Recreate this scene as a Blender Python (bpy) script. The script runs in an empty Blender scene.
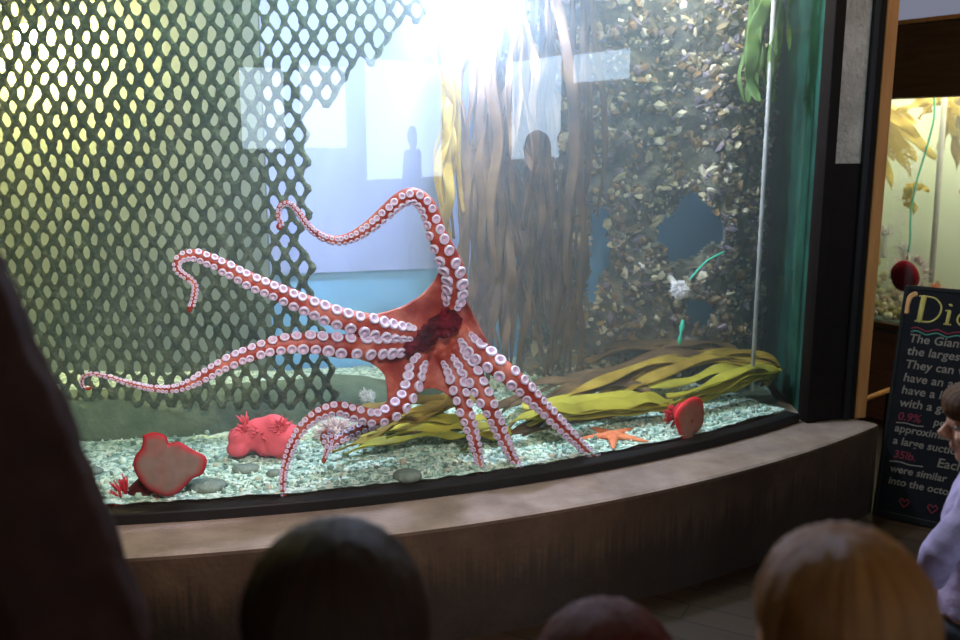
import bpy, bmesh, math, random
from mathutils import Vector, Matrix, noise as mnoise, Euler

random.seed(7)
PI = math.pi
S = bpy.context.scene
COL = S.collection
rnd = random.uniform

# ------------------------------------------------------------------ camera model
F, TH, H = 933.0, math.radians(11), 1.6
CT, ST = math.cos(TH), math.sin(TH)

def ray(px, py):
    u, v = (px - 480) / F, (320 - py) / F
    return Vector((u, CT + v * ST, -ST + v * CT))

CAM = Vector((0, 0, H))
CX, CY = -1.76, 7.63           # centre of the round tank
RG, RO = 4.88, 5.14            # glass face and kerb face radii

def on_y(px, py, Y):
    d = ray(px, py)
    return CAM + d * (Y / d.y)

def on_z(px, py, z):
    d = ray(px, py)
    return CAM + d * ((z - H) / d.z)

def on_r(px, py, R):
    d = ray(px, py)
    a = d.x * d.x + d.y * d.y
    b = -2 * (d.x * CX + d.y * CY)
    c = CX * CX + CY * CY - R * R
    t = (-b - math.sqrt(max(b * b - 4 * a * c, 0))) / (2 * a)
    return CAM + d * t

def at_depth(px, py, dep):
    return CAM + ray(px, py) * dep

def cyl(R, ang, z=0.0):
    return Vector((CX + R * math.cos(ang), CY + R * math.sin(ang), z))

# ------------------------------------------------------------------ object helpers
def link(name, me, parent=None, mats=()):
    o = bpy.data.objects.new(name, me)
    COL.objects.link(o)
    if parent is not None:
        o.parent = parent
    for m in (mats if isinstance(mats, (list, tuple)) else [mats]):
        if m is not None:
            me.materials.append(m)
    return o

def obj(name, bm, mats, parent=None, smooth=True, recalc=True):
    me = bpy.data.meshes.new(name)
    if recalc: bmesh.ops.recalc_face_normals(bm, faces=bm.faces[:])
    bm.to_mesh(me)
    bm.free()
    if smooth:
        for p in me.polygons:
            p.use_smooth = True
    return link(name, me, parent, mats)

def tag(o, label=None, cat=None, group=None, kind=None):
    if label: o['label'] = label
    if cat: o['category'] = cat
    if group: o['group'] = group
    if kind: o['kind'] = kind
    return o

def empty(name, loc, label=None, cat=None, group=None, rz=0.0):
    o = bpy.data.objects.new(name, None)
    o.empty_display_size = 0.1
    COL.objects.link(o)
    o.location = loc
    o.rotation_euler = (0, 0, rz)
    tag(o, label, cat, group)
    return o

def to_local(parent, o):
    """keep a world-space mesh in place under an empty"""
    M = Matrix.Translation(parent.location) @ parent.rotation_euler.to_matrix().to_4x4()
    o.parent = parent
    o.data.transform(M.inverted())
    return o

def remesh(bm, voxel, smooth=3, name='m'):
    me = bpy.data.meshes.new('tmp')
    bmesh.ops.recalc_face_normals(bm, faces=bm.faces[:])
    bm.to_mesh(me)
    bm.free()
    o = bpy.data.objects.new('tmp', me)
    COL.objects.link(o)
    md = o.modifiers.new('r', 'REMESH')
    md.mode = 'VOXEL'
    md.voxel_size = voxel
    if smooth:
        sm = o.modifiers.new('s', 'SMOOTH')
        sm.factor = 0.5
        sm.iterations = smooth
    dg = bpy.context.evaluated_depsgraph_get()
    dg.update()
    ev = o.evaluated_get(dg)
    out = bpy.data.meshes.new_from_object(ev)
    bpy.data.objects.remove(o)
    bpy.data.meshes.remove(me)
    out.name = name
    for p in out.polygons:
        p.use_smooth = True
    return out

def frame_of(t, up=Vector((0, 0, 1))):
    t = t.normalized()
    if abs(t.dot(up)) > 0.95:
        up = Vector((0, 1, 0))
    s = t.cross(up).normalized()
    return s, t.cross(s).normalized()

def tube(bm, pts, rad, seg=10, cap=True):
    pts = [Vector(p) for p in pts]
    n = len(pts)
    if not isinstance(rad, (list, tuple)):
        rad = [rad] * n
    rings = []
    s = None
    for i, p in enumerate(pts):
        t = (pts[min(i + 1, n - 1)] - pts[max(i - 1, 0)])
        if t.length < 1e-9:
            t = Vector((0, 0, 1))
        t.normalize()
        if s is None:
            s, _ = frame_of(t)
        s = (s - t * s.dot(t))
        if s.length < 1e-6:
            s, _ = frame_of(t)
        s.normalize()
        b = t.cross(s)
        rings.append([bm.verts.new(p + (s * math.cos(2 * PI * k / seg) + b * math.sin(2 * PI * k / seg)) * rad[i]) for k in range(seg)])
    for i in range(n - 1):
        for k in range(seg):
            bm.faces.new((rings[i][k], rings[i][(k + 1) % seg], rings[i + 1][(k + 1) % seg], rings[i + 1][k]))
    if cap:
        for ring, e, nb in ((rings[0], pts[0], pts[1]), (rings[-1], pts[-1], pts[-2])):
            d = (e - nb).normalized() * (rad[0] if ring is rings[0] else rad[-1]) * 0.6
            c = bm.verts.new(e + d)
            for k in range(seg):
                bm.faces.new((ring[k], ring[(k + 1) % seg], c))
    return rings

def loft(bm, rings, seg=16):
    """rings: (centre, rx, ry) stacked along z; closed ends"""
    vs = []
    for c, rx, ry in rings:
        c = Vector(c)
        vs.append([bm.verts.new(c + Vector((rx * math.cos(2 * PI * k / seg), ry * math.sin(2 * PI * k / seg), 0))) for k in range(seg)])
    for i in range(len(vs) - 1):
        for k in range(seg):
            bm.faces.new((vs[i][k], vs[i][(k + 1) % seg], vs[i + 1][(k + 1) % seg], vs[i + 1][k]))
    bm.faces.new(vs[0][::-1])
    bm.faces.new(vs[-1])

def ell(bm, c, r, rot=None, sub=2, jit=0.0):
    ret = bmesh.ops.create_icosphere(bm, subdivisions=sub, radius=1.0)
    M = Matrix.Diagonal(Vector(r)).to_4x4()
    if rot is not None:
        M = rot.to_4x4() @ M
    M = Matrix.Translation(Vector(c)) @ M
    for v in ret['verts']:
        if jit:
            v.co *= 1 + rnd(-jit, jit)
        v.co = M @ v.co
    return ret['verts']

def box(bm, lo, hi, M=None):
    lo, hi = Vector(lo), Vector(hi)
    vs = [bm.verts.new((x, y, z)) for x in (lo.x, hi.x) for y in (lo.y, hi.y) for z in (lo.z, hi.z)]
    if M is not None:
        for v in vs: v.co = M @ v.co
    for f in ((0, 1, 3, 2), (4, 6, 7, 5), (0, 4, 5, 1), (2, 3, 7, 6), (0, 2, 6, 4), (1, 5, 7, 3)):
        bm.faces.new([vs[i] for i in f])
    return vs

def bevel_all(bm, w, seg=2):
    bmesh.ops.bevel(bm, geom=bm.edges[:], offset=w, segments=seg, affect='EDGES', profile=0.7)

def prism(bm, poly, z0, z1):
    a = [bm.verts.new((p[0], p[1], z0)) for p in poly]
    b = [bm.verts.new((p[0], p[1], z1)) for p in poly]
    n = len(poly)
    bm.faces.new(a[::-1]); bm.faces.new(b)
    for i in range(n):
        bm.faces.new((a[i], a[(i + 1) % n], b[(i + 1) % n], b[i]))
    return a, b

def arc_slab(bm, R0, R1, z0, z1, a0, a1, n=64):
    """closed curved slab between two radii"""
    q = []
    for i in range(n + 1):
        a = a0 + (a1 - a0) * i / n
        q.append([bm.verts.new(cyl(R, a, z)) for R, z in ((R0, z0), (R1, z0), (R1, z1), (R0, z1))])
    for i in range(n):
        for k in range(4):
            bm.faces.new((q[i][k], q[i][(k + 1) % 4], q[i + 1][(k + 1) % 4], q[i + 1][k]))
    bm.faces.new(q[0]); bm.faces.new(q[-1][::-1])

def spline(pts, n):
    """Catmull-Rom through pts (tuples of any length), n samples per span"""
    P = [tuple(p) for p in pts]
    out = []
    m = len(P)
    for i in range(m - 1):
        p0, p1, p2, p3 = P[max(i - 1, 0)], P[i], P[i + 1], P[min(i + 2, m - 1)]
        for k in range(n):
            t = k / n
            out.append(tuple(0.5 * (2 * b + (-a + c) * t + (2 * a - 5 * b + 4 * c - d) * t * t + (-a + 3 * b - 3 * c + d) * t ** 3)
                             for a, b, c, d in zip(p0, p1, p2, p3)))
    out.append(P[-1])
    return out

# ------------------------------------------------------------------ materials
def mat(name):
    m = bpy.data.materials.new(name)
    m.use_nodes = True
    nt = m.node_tree
    nt.nodes.clear()
    out = nt.nodes.new('ShaderNodeOutputMaterial')
    return m, nt, out

def N(nt, t, **kw):
    n = nt.nodes.new(t)
    for k, v in kw.items():
        if k in n.inputs: n.inputs[k].default_value = v
        else: setattr(n, k, v)
    return n

def ramp(nt, fac, stops):
    r = nt.nodes.new('ShaderNodeValToRGB')
    e = r.color_ramp.elements
    while len(e) < len(stops): e.new(0.5)
    for el, (p, c) in zip(e, stops):
        el.position = p
        el.color = (*c, 1) if len(c) == 3 else c
    nt.links.new(fac, r.inputs['Fac'])
    return r.outputs['Color']

def noisy(name, stops, scale=8, detail=5, rough=0.8, bump=0.3, bscale=None, spec=0.3, stretch=(1, 1, 1), trans=0.0, dist=0.02, coat=0.0, kind='noise'):
    m, nt, out = mat(name)
    tc = N(nt, 'ShaderNodeTexCoord')
    mp = N(nt, 'ShaderNodeMapping')
    mp.inputs['Scale'].default_value = stretch
    nt.links.new(tc.outputs['Object'], mp.inputs['Vector'])
    if kind == 'voronoi':
        tx = N(nt, 'ShaderNodeTexVoronoi', Scale=scale)
        fac = N(nt, 'ShaderNodeSeparateColor')
        nt.links.new(tx.outputs['Color'], fac.inputs[0])
        f = fac.outputs[0]
    else:
        tx = N(nt, 'ShaderNodeTexNoise', Scale=scale, Detail=detail)
        f = tx.outputs[0]
    nt.links.new(mp.outputs[0], tx.inputs['Vector'])
    c = ramp(nt, f, stops)
    p = N(nt, 'ShaderNodeBsdfPrincipled', Roughness=rough)
    p.inputs['Specular IOR Level'].default_value = spec
    p.inputs['Coat Weight'].default_value = coat
    nt.links.new(c, p.inputs['Base Color'])
    if bump:
        b2 = N(nt, 'ShaderNodeTexNoise', Scale=bscale or scale * 4, Detail=6)
        nt.links.new(mp.outputs[0], b2.inputs['Vector'])
        bp = N(nt, 'ShaderNodeBump', Strength=bump, Distance=dist)
        nt.links.new(b2.outputs[0], bp.inputs['Height'])
        nt.links.new(bp.outputs[0], p.inputs['Normal'])
    if trans:
        t = N(nt, 'ShaderNodeBsdfTranslucent')
        nt.links.new(c, t.inputs['Color'])
        mx = N(nt, 'ShaderNodeMixShader')
        mx.inputs[0].default_value = trans
        nt.links.new(p.outputs[0], mx.inputs[1]); nt.links.new(t.outputs[0], mx.inputs[2])
        nt.links.new(mx.outputs[0], out.inputs['Surface'])
    else:
        nt.links.new(p.outputs[0], out.inputs['Surface'])
    return m

def plain(name, c, rough=0.6, spec=0.3, metal=0.0, var=0.12, scale=20, trans=0.0):
    lo = tuple(x * (1 - var) for x in c); hi = tuple(min(1, x * (1 + var)) for x in c)
    m = noisy(name, [(0.3, lo), (0.7, hi)], scale=scale, detail=3, rough=rough, spec=spec, bump=0, trans=trans)
    if metal:
        for n in m.node_tree.nodes:
            if n.type == 'BSDF_PRINCIPLED': n.inputs['Metallic'].default_value = metal
    return m

def attr_mat(name, rough=0.7, spec=0.3, trans=0.0, bump=0.0, bscale=60):
    """colour taken from the per-piece pigment attribute Col"""
    m, nt, out = mat(name)
    a = N(nt, 'ShaderNodeVertexColor', layer_name='Col')
    tc = N(nt, 'ShaderNodeTexCoord')
    tx = N(nt, 'ShaderNodeTexNoise', Scale=bscale, Detail=4)
    nt.links.new(tc.outputs['Object'], tx.inputs['Vector'])
    mr = N(nt, 'ShaderNodeMapRange')
    mr.inputs['To Min'].default_value = 0.65; mr.inputs['To Max'].default_value = 1.3
    nt.links.new(tx.outputs[0], mr.inputs['Value'])
    mul = N(nt, 'ShaderNodeVectorMath', operation='SCALE')
    nt.links.new(a.outputs['Color'], mul.inputs[0]); nt.links.new(mr.outputs[0], mul.inputs['Scale'])
    p = N(nt, 'ShaderNodeBsdfPrincipled', Roughness=rough)
    p.inputs['Specular IOR Level'].default_value = spec
    nt.links.new(mul.outputs[0], p.inputs['Base Color'])
    if bump:
        bp = N(nt, 'ShaderNodeBump', Strength=bump, Distance=0.01)
        nt.links.new(tx.outputs[0], bp.inputs['Height']); nt.links.new(bp.outputs[0], p.inputs['Normal'])
    if trans:
        t = N(nt, 'ShaderNodeBsdfTranslucent')
        nt.links.new(mul.outputs[0], t.inputs['Color'])
        mx = N(nt, 'ShaderNodeMixShader'); mx.inputs[0].default_value = trans
        nt.links.new(p.outputs[0], mx.inputs[1]); nt.links.new(t.outputs[0], mx.inputs[2])
        nt.links.new(mx.outputs[0], out.inputs['Surface'])
    else:
        nt.links.new(p.outputs[0], out.inputs['Surface'])
    return m

def emit(name, c, s):
    m, nt, out = mat(name)
    e = N(nt, 'ShaderNodeEmission', Strength=s)
    e.inputs['Color'].default_value = (*c, 1)
    nt.links.new(e.outputs[0], out.inputs['Surface'])
    return m

def glass_mat(name, ior):
    m, nt, out = mat(name)
    # Schlick reflectance, the same from both sides of the pane
    f0 = ((ior - 1) / (ior + 1)) ** 2
    ge = N(nt, 'ShaderNodeNewGeometry')
    dt = N(nt, 'ShaderNodeVectorMath', operation='DOT_PRODUCT')
    nt.links.new(ge.outputs['Normal'], dt.inputs[0]); nt.links.new(ge.outputs['Incoming'], dt.inputs[1])
    ab = N(nt, 'ShaderNodeMath', operation='ABSOLUTE'); nt.links.new(dt.outputs['Value'], ab.inputs[0])
    om = N(nt, 'ShaderNodeMath', operation='SUBTRACT', use_clamp=True); om.inputs[0].default_value = 1; nt.links.new(ab.outputs[0], om.inputs[1])
    pw_ = N(nt, 'ShaderNodeMath', operation='POWER'); pw_.inputs[1].default_value = 5; nt.links.new(om.outputs[0], pw_.inputs[0])
    fr = N(nt, 'ShaderNodeMath', operation='MULTIPLY_ADD'); fr.inputs[1].default_value = 1 - f0; fr.inputs[2].default_value = f0
    nt.links.new(pw_.outputs[0], fr.inputs[0])
    tr = N(nt, 'ShaderNodeBsdfTransparent')
    tr.inputs['Color'].default_value = (0.97, 0.985, 0.98, 1)
    gl = N(nt, 'ShaderNodeBsdfGlossy', Roughness=0.0)
    mx = N(nt, 'ShaderNodeMixShader')
    nt.links.new(fr.outputs[0], mx.inputs[0]); nt.links.new(tr.outputs[0], mx.inputs[1]); nt.links.new(gl.outputs[0], mx.inputs[2])
    nt.links.new(mx.outputs[0], out.inputs['Surface'])
    return m

def clear_mat(name):
    m, nt, out = mat(name)
    tr = N(nt, 'ShaderNodeBsdfTransparent')
    nt.links.new(tr.outputs[0], out.inputs['Surface'])
    return m

def water_mat(name, c, dens, aniso=0.2, absorb=0.0, ac=(0.5, 0.9, 0.85)):
    m, nt, out = mat(name)
    v = N(nt, 'ShaderNodeVolumeScatter', Density=dens, Anisotropy=aniso)
    v.inputs['Color'].default_value = (*c, 1)
    if absorb:
        a = N(nt, 'ShaderNodeVolumeAbsorption', Density=absorb)
        a.inputs['Color'].default_value = (*ac, 1)
        ad = N(nt, 'ShaderNodeAddShader')
        nt.links.new(v.outputs[0], ad.inputs[0]); nt.links.new(a.outputs[0], ad.inputs[1])
        nt.links.new(ad.outputs[0], out.inputs['Volume'])
    else:
        nt.links.new(v.outputs[0], out.inputs['Volume'])
    return m

def hair_mat(name, stops, rough=0.45):
    m, nt, out = mat(name)
    tc = N(nt, 'ShaderNodeTexCoord')
    sx = N(nt, 'ShaderNodeSeparateXYZ')
    nt.links.new(tc.outputs['Object'], sx.inputs[0])
    at = N(nt, 'ShaderNodeMath', operation='ARCTAN2')
    nt.links.new(sx.outputs[0], at.inputs[0]); nt.links.new(sx.outputs[1], at.inputs[1])
    cb = N(nt, 'ShaderNodeCombineXYZ')
    nt.links.new(at.outputs[0], cb.inputs[0]); nt.links.new(sx.outputs[2], cb.inputs[2])
    mp = N(nt, 'ShaderNodeMapping'); mp.inputs['Scale'].default_value = (9, 1, 3)
    nt.links.new(cb.outputs[0], mp.inputs['Vector'])
    tx = N(nt, 'ShaderNodeTexNoise', Scale=2.2, Detail=8, Roughness=0.65)
    nt.links.new(mp.outputs[0], tx.inputs['Vector'])
    c = ramp(nt, tx.outputs[0], stops)
    p = N(nt, 'ShaderNodeBsdfPrincipled', Roughness=rough)
    p.inputs['Specular IOR Level'].default_value = 0.15
    nt.links.new(c, p.inputs['Base Color'])
    bp = N(nt, 'ShaderNodeBump', Strength=0.6, Distance=0.01)
    nt.links.new(tx.outputs[0], bp.inputs['Height']); nt.links.new(bp.outputs[0], p.inputs['Normal'])
    nt.links.new(p.outputs[0], out.inputs['Surface'])
    return m

def plank_mat(name, lo, hi, width=0.12, rough=0.6, axis=0):
    m, nt, out = mat(name)
    tc = N(nt, 'ShaderNodeTexCoord')
    mp = N(nt, 'ShaderNodeMapping')
    if axis: mp.inputs['Rotation'].default_value = (0, 0, axis)
    nt.links.new(tc.outputs['Object'], mp.inputs['Vector'])
    br = N(nt, 'ShaderNodeTexBrick', Scale=1.0)
    br.inputs['Brick Width'].default_value = 1.6; br.inputs['Row Height'].default_value = width
    br.inputs['Mortar Size'].default_value = 0.004
    br.inputs['Color1'].default_value = (*lo, 1); br.inputs['Color2'].default_value = (*hi, 1)
    br.inputs['Mortar'].default_value = (lo[0] * .2, lo[1] * .2, lo[2] * .2, 1)
    nt.links.new(mp.outputs[0], br.inputs['Vector'])
    m2 = N(nt, 'ShaderNodeMapping'); m2.inputs['Scale'].default_value = (2, 40, 2)
    nt.links.new(mp.outputs[0], m2.inputs['Vector'])
    tx = N(nt, 'ShaderNodeTexNoise', Scale=2, Detail=5)
    nt.links.new(m2.outputs[0], tx.inputs['Vector'])
    mr = N(nt, 'ShaderNodeMapRange'); mr.inputs['To Min'].default_value = 0.6; mr.inputs['To Max'].default_value = 1.4
    nt.links.new(tx.outputs[0], mr.inputs['Value'])
    sc = N(nt, 'ShaderNodeVectorMath', operation='SCALE')
    nt.links.new(br.outputs[0], sc.inputs[0]); nt.links.new(mr.outputs[0], sc.inputs['Scale'])
    p = N(nt, 'ShaderNodeBsdfPrincipled', Roughness=rough)
    nt.links.new(sc.outputs[0], p.inputs['Base Color'])
    nt.links.new(p.outputs[0], out.inputs['Surface'])
    return m

def kerb_mat():
    """brown cast concrete with darker drip streaks down its face"""
    m, nt, out = mat('kerb_concrete')
    tc = N(nt, 'ShaderNodeTexCoord')
    tx = N(nt, 'ShaderNodeTexNoise', Scale=6, Detail=8, Roughness=0.65)
    nt.links.new(tc.outputs['Object'], tx.inputs['Vector'])
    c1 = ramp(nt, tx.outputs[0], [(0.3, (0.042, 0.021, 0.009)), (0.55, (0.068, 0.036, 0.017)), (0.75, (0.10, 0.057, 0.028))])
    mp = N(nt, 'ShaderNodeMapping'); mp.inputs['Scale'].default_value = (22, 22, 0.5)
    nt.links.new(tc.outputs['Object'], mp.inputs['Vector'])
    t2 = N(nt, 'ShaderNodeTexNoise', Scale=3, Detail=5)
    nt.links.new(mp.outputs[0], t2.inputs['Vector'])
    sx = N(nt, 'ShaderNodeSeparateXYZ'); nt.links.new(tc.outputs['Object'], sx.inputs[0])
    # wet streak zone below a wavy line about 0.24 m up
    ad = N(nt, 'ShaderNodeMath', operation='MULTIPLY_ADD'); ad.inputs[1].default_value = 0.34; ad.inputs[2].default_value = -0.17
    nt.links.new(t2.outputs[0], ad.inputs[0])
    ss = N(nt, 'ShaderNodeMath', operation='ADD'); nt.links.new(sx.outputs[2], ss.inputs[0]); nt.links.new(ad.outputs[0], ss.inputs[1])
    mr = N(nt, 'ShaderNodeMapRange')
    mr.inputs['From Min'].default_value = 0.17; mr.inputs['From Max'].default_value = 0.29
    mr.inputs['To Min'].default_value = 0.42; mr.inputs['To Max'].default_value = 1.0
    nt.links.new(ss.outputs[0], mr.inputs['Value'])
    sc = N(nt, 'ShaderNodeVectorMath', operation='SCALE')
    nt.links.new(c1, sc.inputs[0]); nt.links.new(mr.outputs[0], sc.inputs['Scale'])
    p = N(nt, 'ShaderNodeBsdfPrincipled', Roughness=0.75)
    nt.links.new(sc.outputs[0], p.inputs['Base Color'])
    t3 = N(nt, 'ShaderNodeTexNoise', Scale=45, Detail=6); nt.links.new(tc.outputs['Object'], t3.inputs['Vector'])
    bp = N(nt, 'ShaderNodeBump', Strength=0.35, Distance=0.01)
    nt.links.new(t3.outputs[0], bp.inputs['Height']); nt.links.new(bp.outputs[0], p.inputs['Normal'])
    nt.links.new(p.outputs[0], out.inputs['Surface'])
    return m

M = {}
M['kerb'] = kerb_mat()  # kerb face darkened in colour, as less light reaches it
M['kerb_top'] = noisy('lit_top_concrete', [(0.3, (0.20, 0.145, 0.115)), (0.7, (0.33, 0.25, 0.205))], scale=9, rough=0.75, bump=0.25, bscale=60)  # same kerb, paler colour for the light falling on its top
M['black'] = plain('black_rubber', (0.012, 0.011, 0.011), rough=0.45, spec=0.25)
M['darkframe'] = plain('dark_brown_frame', (0.012, 0.008, 0.006), rough=0.6, spec=.12)
M['stucco'] = noisy('grey_stucco', [(0.3, (0.50, 0.47, 0.40)), (0.7, (0.75, 0.71, 0.62))], scale=10, rough=0.9, bump=0.9, bscale=38, dist=0.03)
M['orange_wood'] = noisy('orange_wood', [(0.3, (0.48, 0.20, 0.05)), (0.7, (0.66, 0.31, 0.09))], scale=5, rough=0.5, bump=0.1, stretch=(8, 8, 0.6))
M['brown_wood'] = noisy('brown_wood', [(0.3, (0.085, 0.042, 0.016)), (0.7, (0.14, 0.07, 0.03))], scale=4, rough=0.6, bump=0.1, stretch=(1, 1, 9))
M['red_wood'] = noisy('reddish_wood', [(0.3, (0.16, 0.062, 0.025)), (0.7, (0.25, 0.10, 0.045))], scale=4, rough=0.6, bump=0.1, stretch=(1, 1, 9))
M['floor'] = plank_mat('floor_planks', (0.032, 0.016, 0.007), (0.05, 0.027, 0.012), axis=0.5)
M['wall'] = plain('dark_wall', (0.055, 0.038, 0.028), rough=0.9)
M['ceiling'] = plain('dark_ceiling', (0.04, 0.03, 0.025), rough=0.9)
M['tank_blue'] = plain('painted_blue_wall', (0.20, 0.50, 0.82), rough=0.8, var=0.06, scale=2)
M['tank_pale'] = plain('lilac_wall', (0.36, 0.42, 0.74), rough=0.8, var=0.05, scale=2)
M['tank_green'] = noisy('pale_green_wall', [(0.3, (0.11, 0.14, 0.11)), (0.7, (0.15, 0.185, 0.145))], scale=3, rough=0.9, bump=0.1)
M['tank_teal'] = noisy('teal_algae_wall', [(0.3, (0.010, 0.035, 0.022)), (0.7, (0.02, 0.10, 0.065))], scale=6, rough=0.8, bump=0.2)
M['gravel'] = noisy('gravel', [(0.15, (0.18, 0.31, 0.25)), (0.45, (0.42, 0.60, 0.50)), (0.8, (0.72, 0.84, 0.70))], scale=70, rough=0.9, bump=0.8, bscale=90, kind='voronoi')
M['pebble'] = attr_mat('pebbles', rough=0.8)
M['crust'] = attr_mat('encrusting_growth', rough=0.95, spec=.08, bump=0.4, bscale=90)
M['rock'] = noisy('encrusted_rock', [(0.3, (0.05, 0.05, 0.045)), (0.55, (0.12, 0.11, 0.08)), (0.75, (0.24, 0.21, 0.14))], scale=14, rough=0.9, bump=1.0, bscale=40)
M['stone'] = noisy('green_grey_stone', [(0.3, (0.10, 0.14, 0.12)), (0.7, (0.22, 0.27, 0.22))], scale=14, rough=0.9, bump=0.6)
M['ledge'] = noisy('dark_green_ledge', [(0.3, (0.05, 0.08, 0.045)), (0.7, (0.11, 0.15, 0.08))], scale=10, rough=0.9, bump=0.6)
M['net'] = noisy('overgrown_net', [(0.3, (0.035, 0.05, 0.022)), (0.55, (0.08, 0.10, 0.05)), (0.78, (0.22, 0.25, 0.15))], scale=26, rough=0.95, bump=0.9, bscale=90, spec=0.1)
M['kelp'] = noisy('golden_kelp', [(0.25, (0.26, 0.15, 0.02)), (0.55, (0.52, 0.36, 0.05)), (0.8, (0.72, 0.56, 0.12))], scale=7, rough=0.5, bump=0.3, bscale=25, trans=0.45)
M['kelp_brown'] = noisy('brown_kelp', [(0.25, (0.07, 0.04, 0.018)), (0.55, (0.17, 0.095, 0.04)), (0.8, (0.32, 0.20, 0.08))], scale=7, rough=0.5, bump=0.3, bscale=25, trans=0.4)
M['kelp_green'] = noisy('olive_kelp', [(0.25, (0.32, 0.28, 0.03)), (0.55, (0.58, 0.52, 0.06)), (0.8, (0.80, 0.72, 0.14))], scale=7, rough=0.5, bump=0.3, bscale=25, trans=0.4)
M['kelp_yellow'] = noisy('yellow_kelp', [(0.25, (0.75, 0.55, 0.05)), (0.7, (0.90, 0.78, 0.20))], scale=7, rough=0.5, bump=0.2, trans=0.5)
M['sea_lettuce'] = noisy('sea_lettuce', [(0.25, (0.10, 0.22, 0.05)), (0.7, (0.30, 0.42, 0.12))], scale=7, rough=0.5, bump=0.2, trans=0.5)
M['octo'] = noisy('octopus_skin', [(0.25, (0.28, 0.024, 0.018)), (0.48, (0.50, 0.08, 0.045)), (0.70, (0.80, 0.28, 0.19))], scale=11, detail=7, rough=0.42, spec=0.5, bump=0.35, bscale=70, trans=0.28, dist=0.008)
M['sucker_rim'] = plain('sucker_rim', (0.78, 0.70, 0.86), rough=0.4, spec=0.5, var=0.08, scale=30)
M['sucker_cup'] = plain('sucker_cup', (0.62, 0.46, 0.60), rough=0.5, spec=0.4, var=0.1, scale=30)
M['mouth'] = noisy('mouth_flesh', [(0.3, (0.015, 0.001, 0.002)), (0.5, (0.09, 0.003, 0.010)), (0.75, (0.24, 0.010, 0.025))], scale=14, spec=0.1, rough=0.6, bump=0.8, bscale=30)
M['crimson'] = noisy('crimson_anemone', [(0.3, (0.40, 0.012, 0.02)), (0.7, (0.68, 0.03, 0.05))], scale=20, rough=0.55, bump=0.4, trans=0.2)
M['dark_red'] = noisy('dark_red_column', [(0.3, (0.06, 0.006, 0.008)), (0.7, (0.14, 0.012, 0.016))], scale=20, rough=0.7, bump=0.4)
M['disc'] = attr_mat('pedal_disc', rough=0.6, trans=0.1, bscale=26, bump=0.3)
M['white_an'] = plain('white_anemone', (0.88, 0.86, 0.84), rough=0.6, trans=0.3)
M['pink_an'] = plain('pink_anemone', (0.75, 0.10, 0.13), rough=0.7, trans=0.1)
M['pinkwhite'] = plain('pinkish_white_anemone', (0.80, 0.66, 0.66), rough=0.6, trans=0.3)
M['star'] = noisy('orange_sea_star', [(0.3, (0.68, 0.16, 0.06)), (0.7, (0.85, 0.30, 0.14))], scale=30, rough=0.8, bump=0.5)
M['green_tube'] = plain('green_hose', (0.05, 0.55, 0.33), rough=0.4)
M['white_pvc'] = plain('white_pipe', (0.42, 0.40, 0.36), rough=0.4)
M['board'] = plain('blackboard', (0.008, 0.008, 0.009), rough=0.8, spec=0.15)
M['board_frame'] = plain('black_frame', (0.010, 0.009, 0.008), rough=0.6, spec=0.2)
M['chalk_white'] = plain('white_chalk', (0.20, 0.16, 0.12), rough=0.95)
M['chalk_yellow'] = plain('yellow_chalk', (0.45, 0.36, 0.09), rough=0.95)
M['chalk_red'] = plain('red_chalk', (0.16, 0.02, 0.03), rough=0.95)
M['chalk_green'] = plain('green_chalk', (0.06, 0.18, 0.12), rough=0.95)
M['chalk_orange'] = plain('orange_chalk', (0.55, 0.28, 0.10), rough=0.95)
M['blue_plastic'] = plain('blue_plastic', (0.05, 0.08, 0.22), rough=0.5)
M['skin'] = plain('skin', (0.62, 0.30, 0.20), rough=0.5, var=0.06)
M['eye'] = plain('eye_white', (0.7, 0.68, 0.64), rough=0.2)
M['iris'] = plain('iris', (0.03, 0.02, 0.015), rough=0.2)

# ------------------------------------------------------------------ the room
def struct(o):
    o['kind'] = 'structure'
    return o

X0, X1, Y0, Y1, ZC = -5.0, 7.0, -5.0, 8.4, 3.35
bm = bmesh.new(); box(bm, (X0 - .1, Y0 - .1, -0.1), (X1 + .1, Y1 + .1, 0)); struct(obj('floor', bm, M['floor'], smooth=False))
bm = bmesh.new(); box(bm, (X0 - .1, Y0 - .1, ZC), (X1 + .1, Y1 + .1, ZC + .1)); struct(obj('ceiling', bm, M['ceiling'], smooth=False))
bm = bmesh.new(); box(bm, (X0 - .1, Y0 - .1, 0), (X0, Y1 + .1, ZC)); struct(obj('wall_left', bm, M['wall'], smooth=False))
bm = bmesh.new(); box(bm, (X0, Y1, 0), (X1, Y1 + .1, ZC)); struct(obj('wall_front', bm, M['wall'], smooth=False))

def holed_wall(name, axis, lo, hi, holes):
    """wall slab with rectangular openings; axis 'x' runs along x at y=Y0, 'y' runs along y at x=X1"""
    bm = bmesh.new()
    def piece(a, b, z0, z1):
        if b - a < 1e-4 or z1 - z0 < 1e-4: return
        if axis == 'x': box(bm, (a, Y0 - .12, z0), (b, Y0, z1))
        else: box(bm, (X1, a, z0), (X1 + .12, b, z1))
    cur = lo
    for a, b, z0, z1 in holes:
        piece(cur, a, 0, ZC); piece(a, b, 0, z0); piece(a, b, z1, ZC)
        cur = b
    piece(cur, hi, 0, ZC)
    return struct(obj(name, bm, M['wall'], smooth=False))

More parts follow.
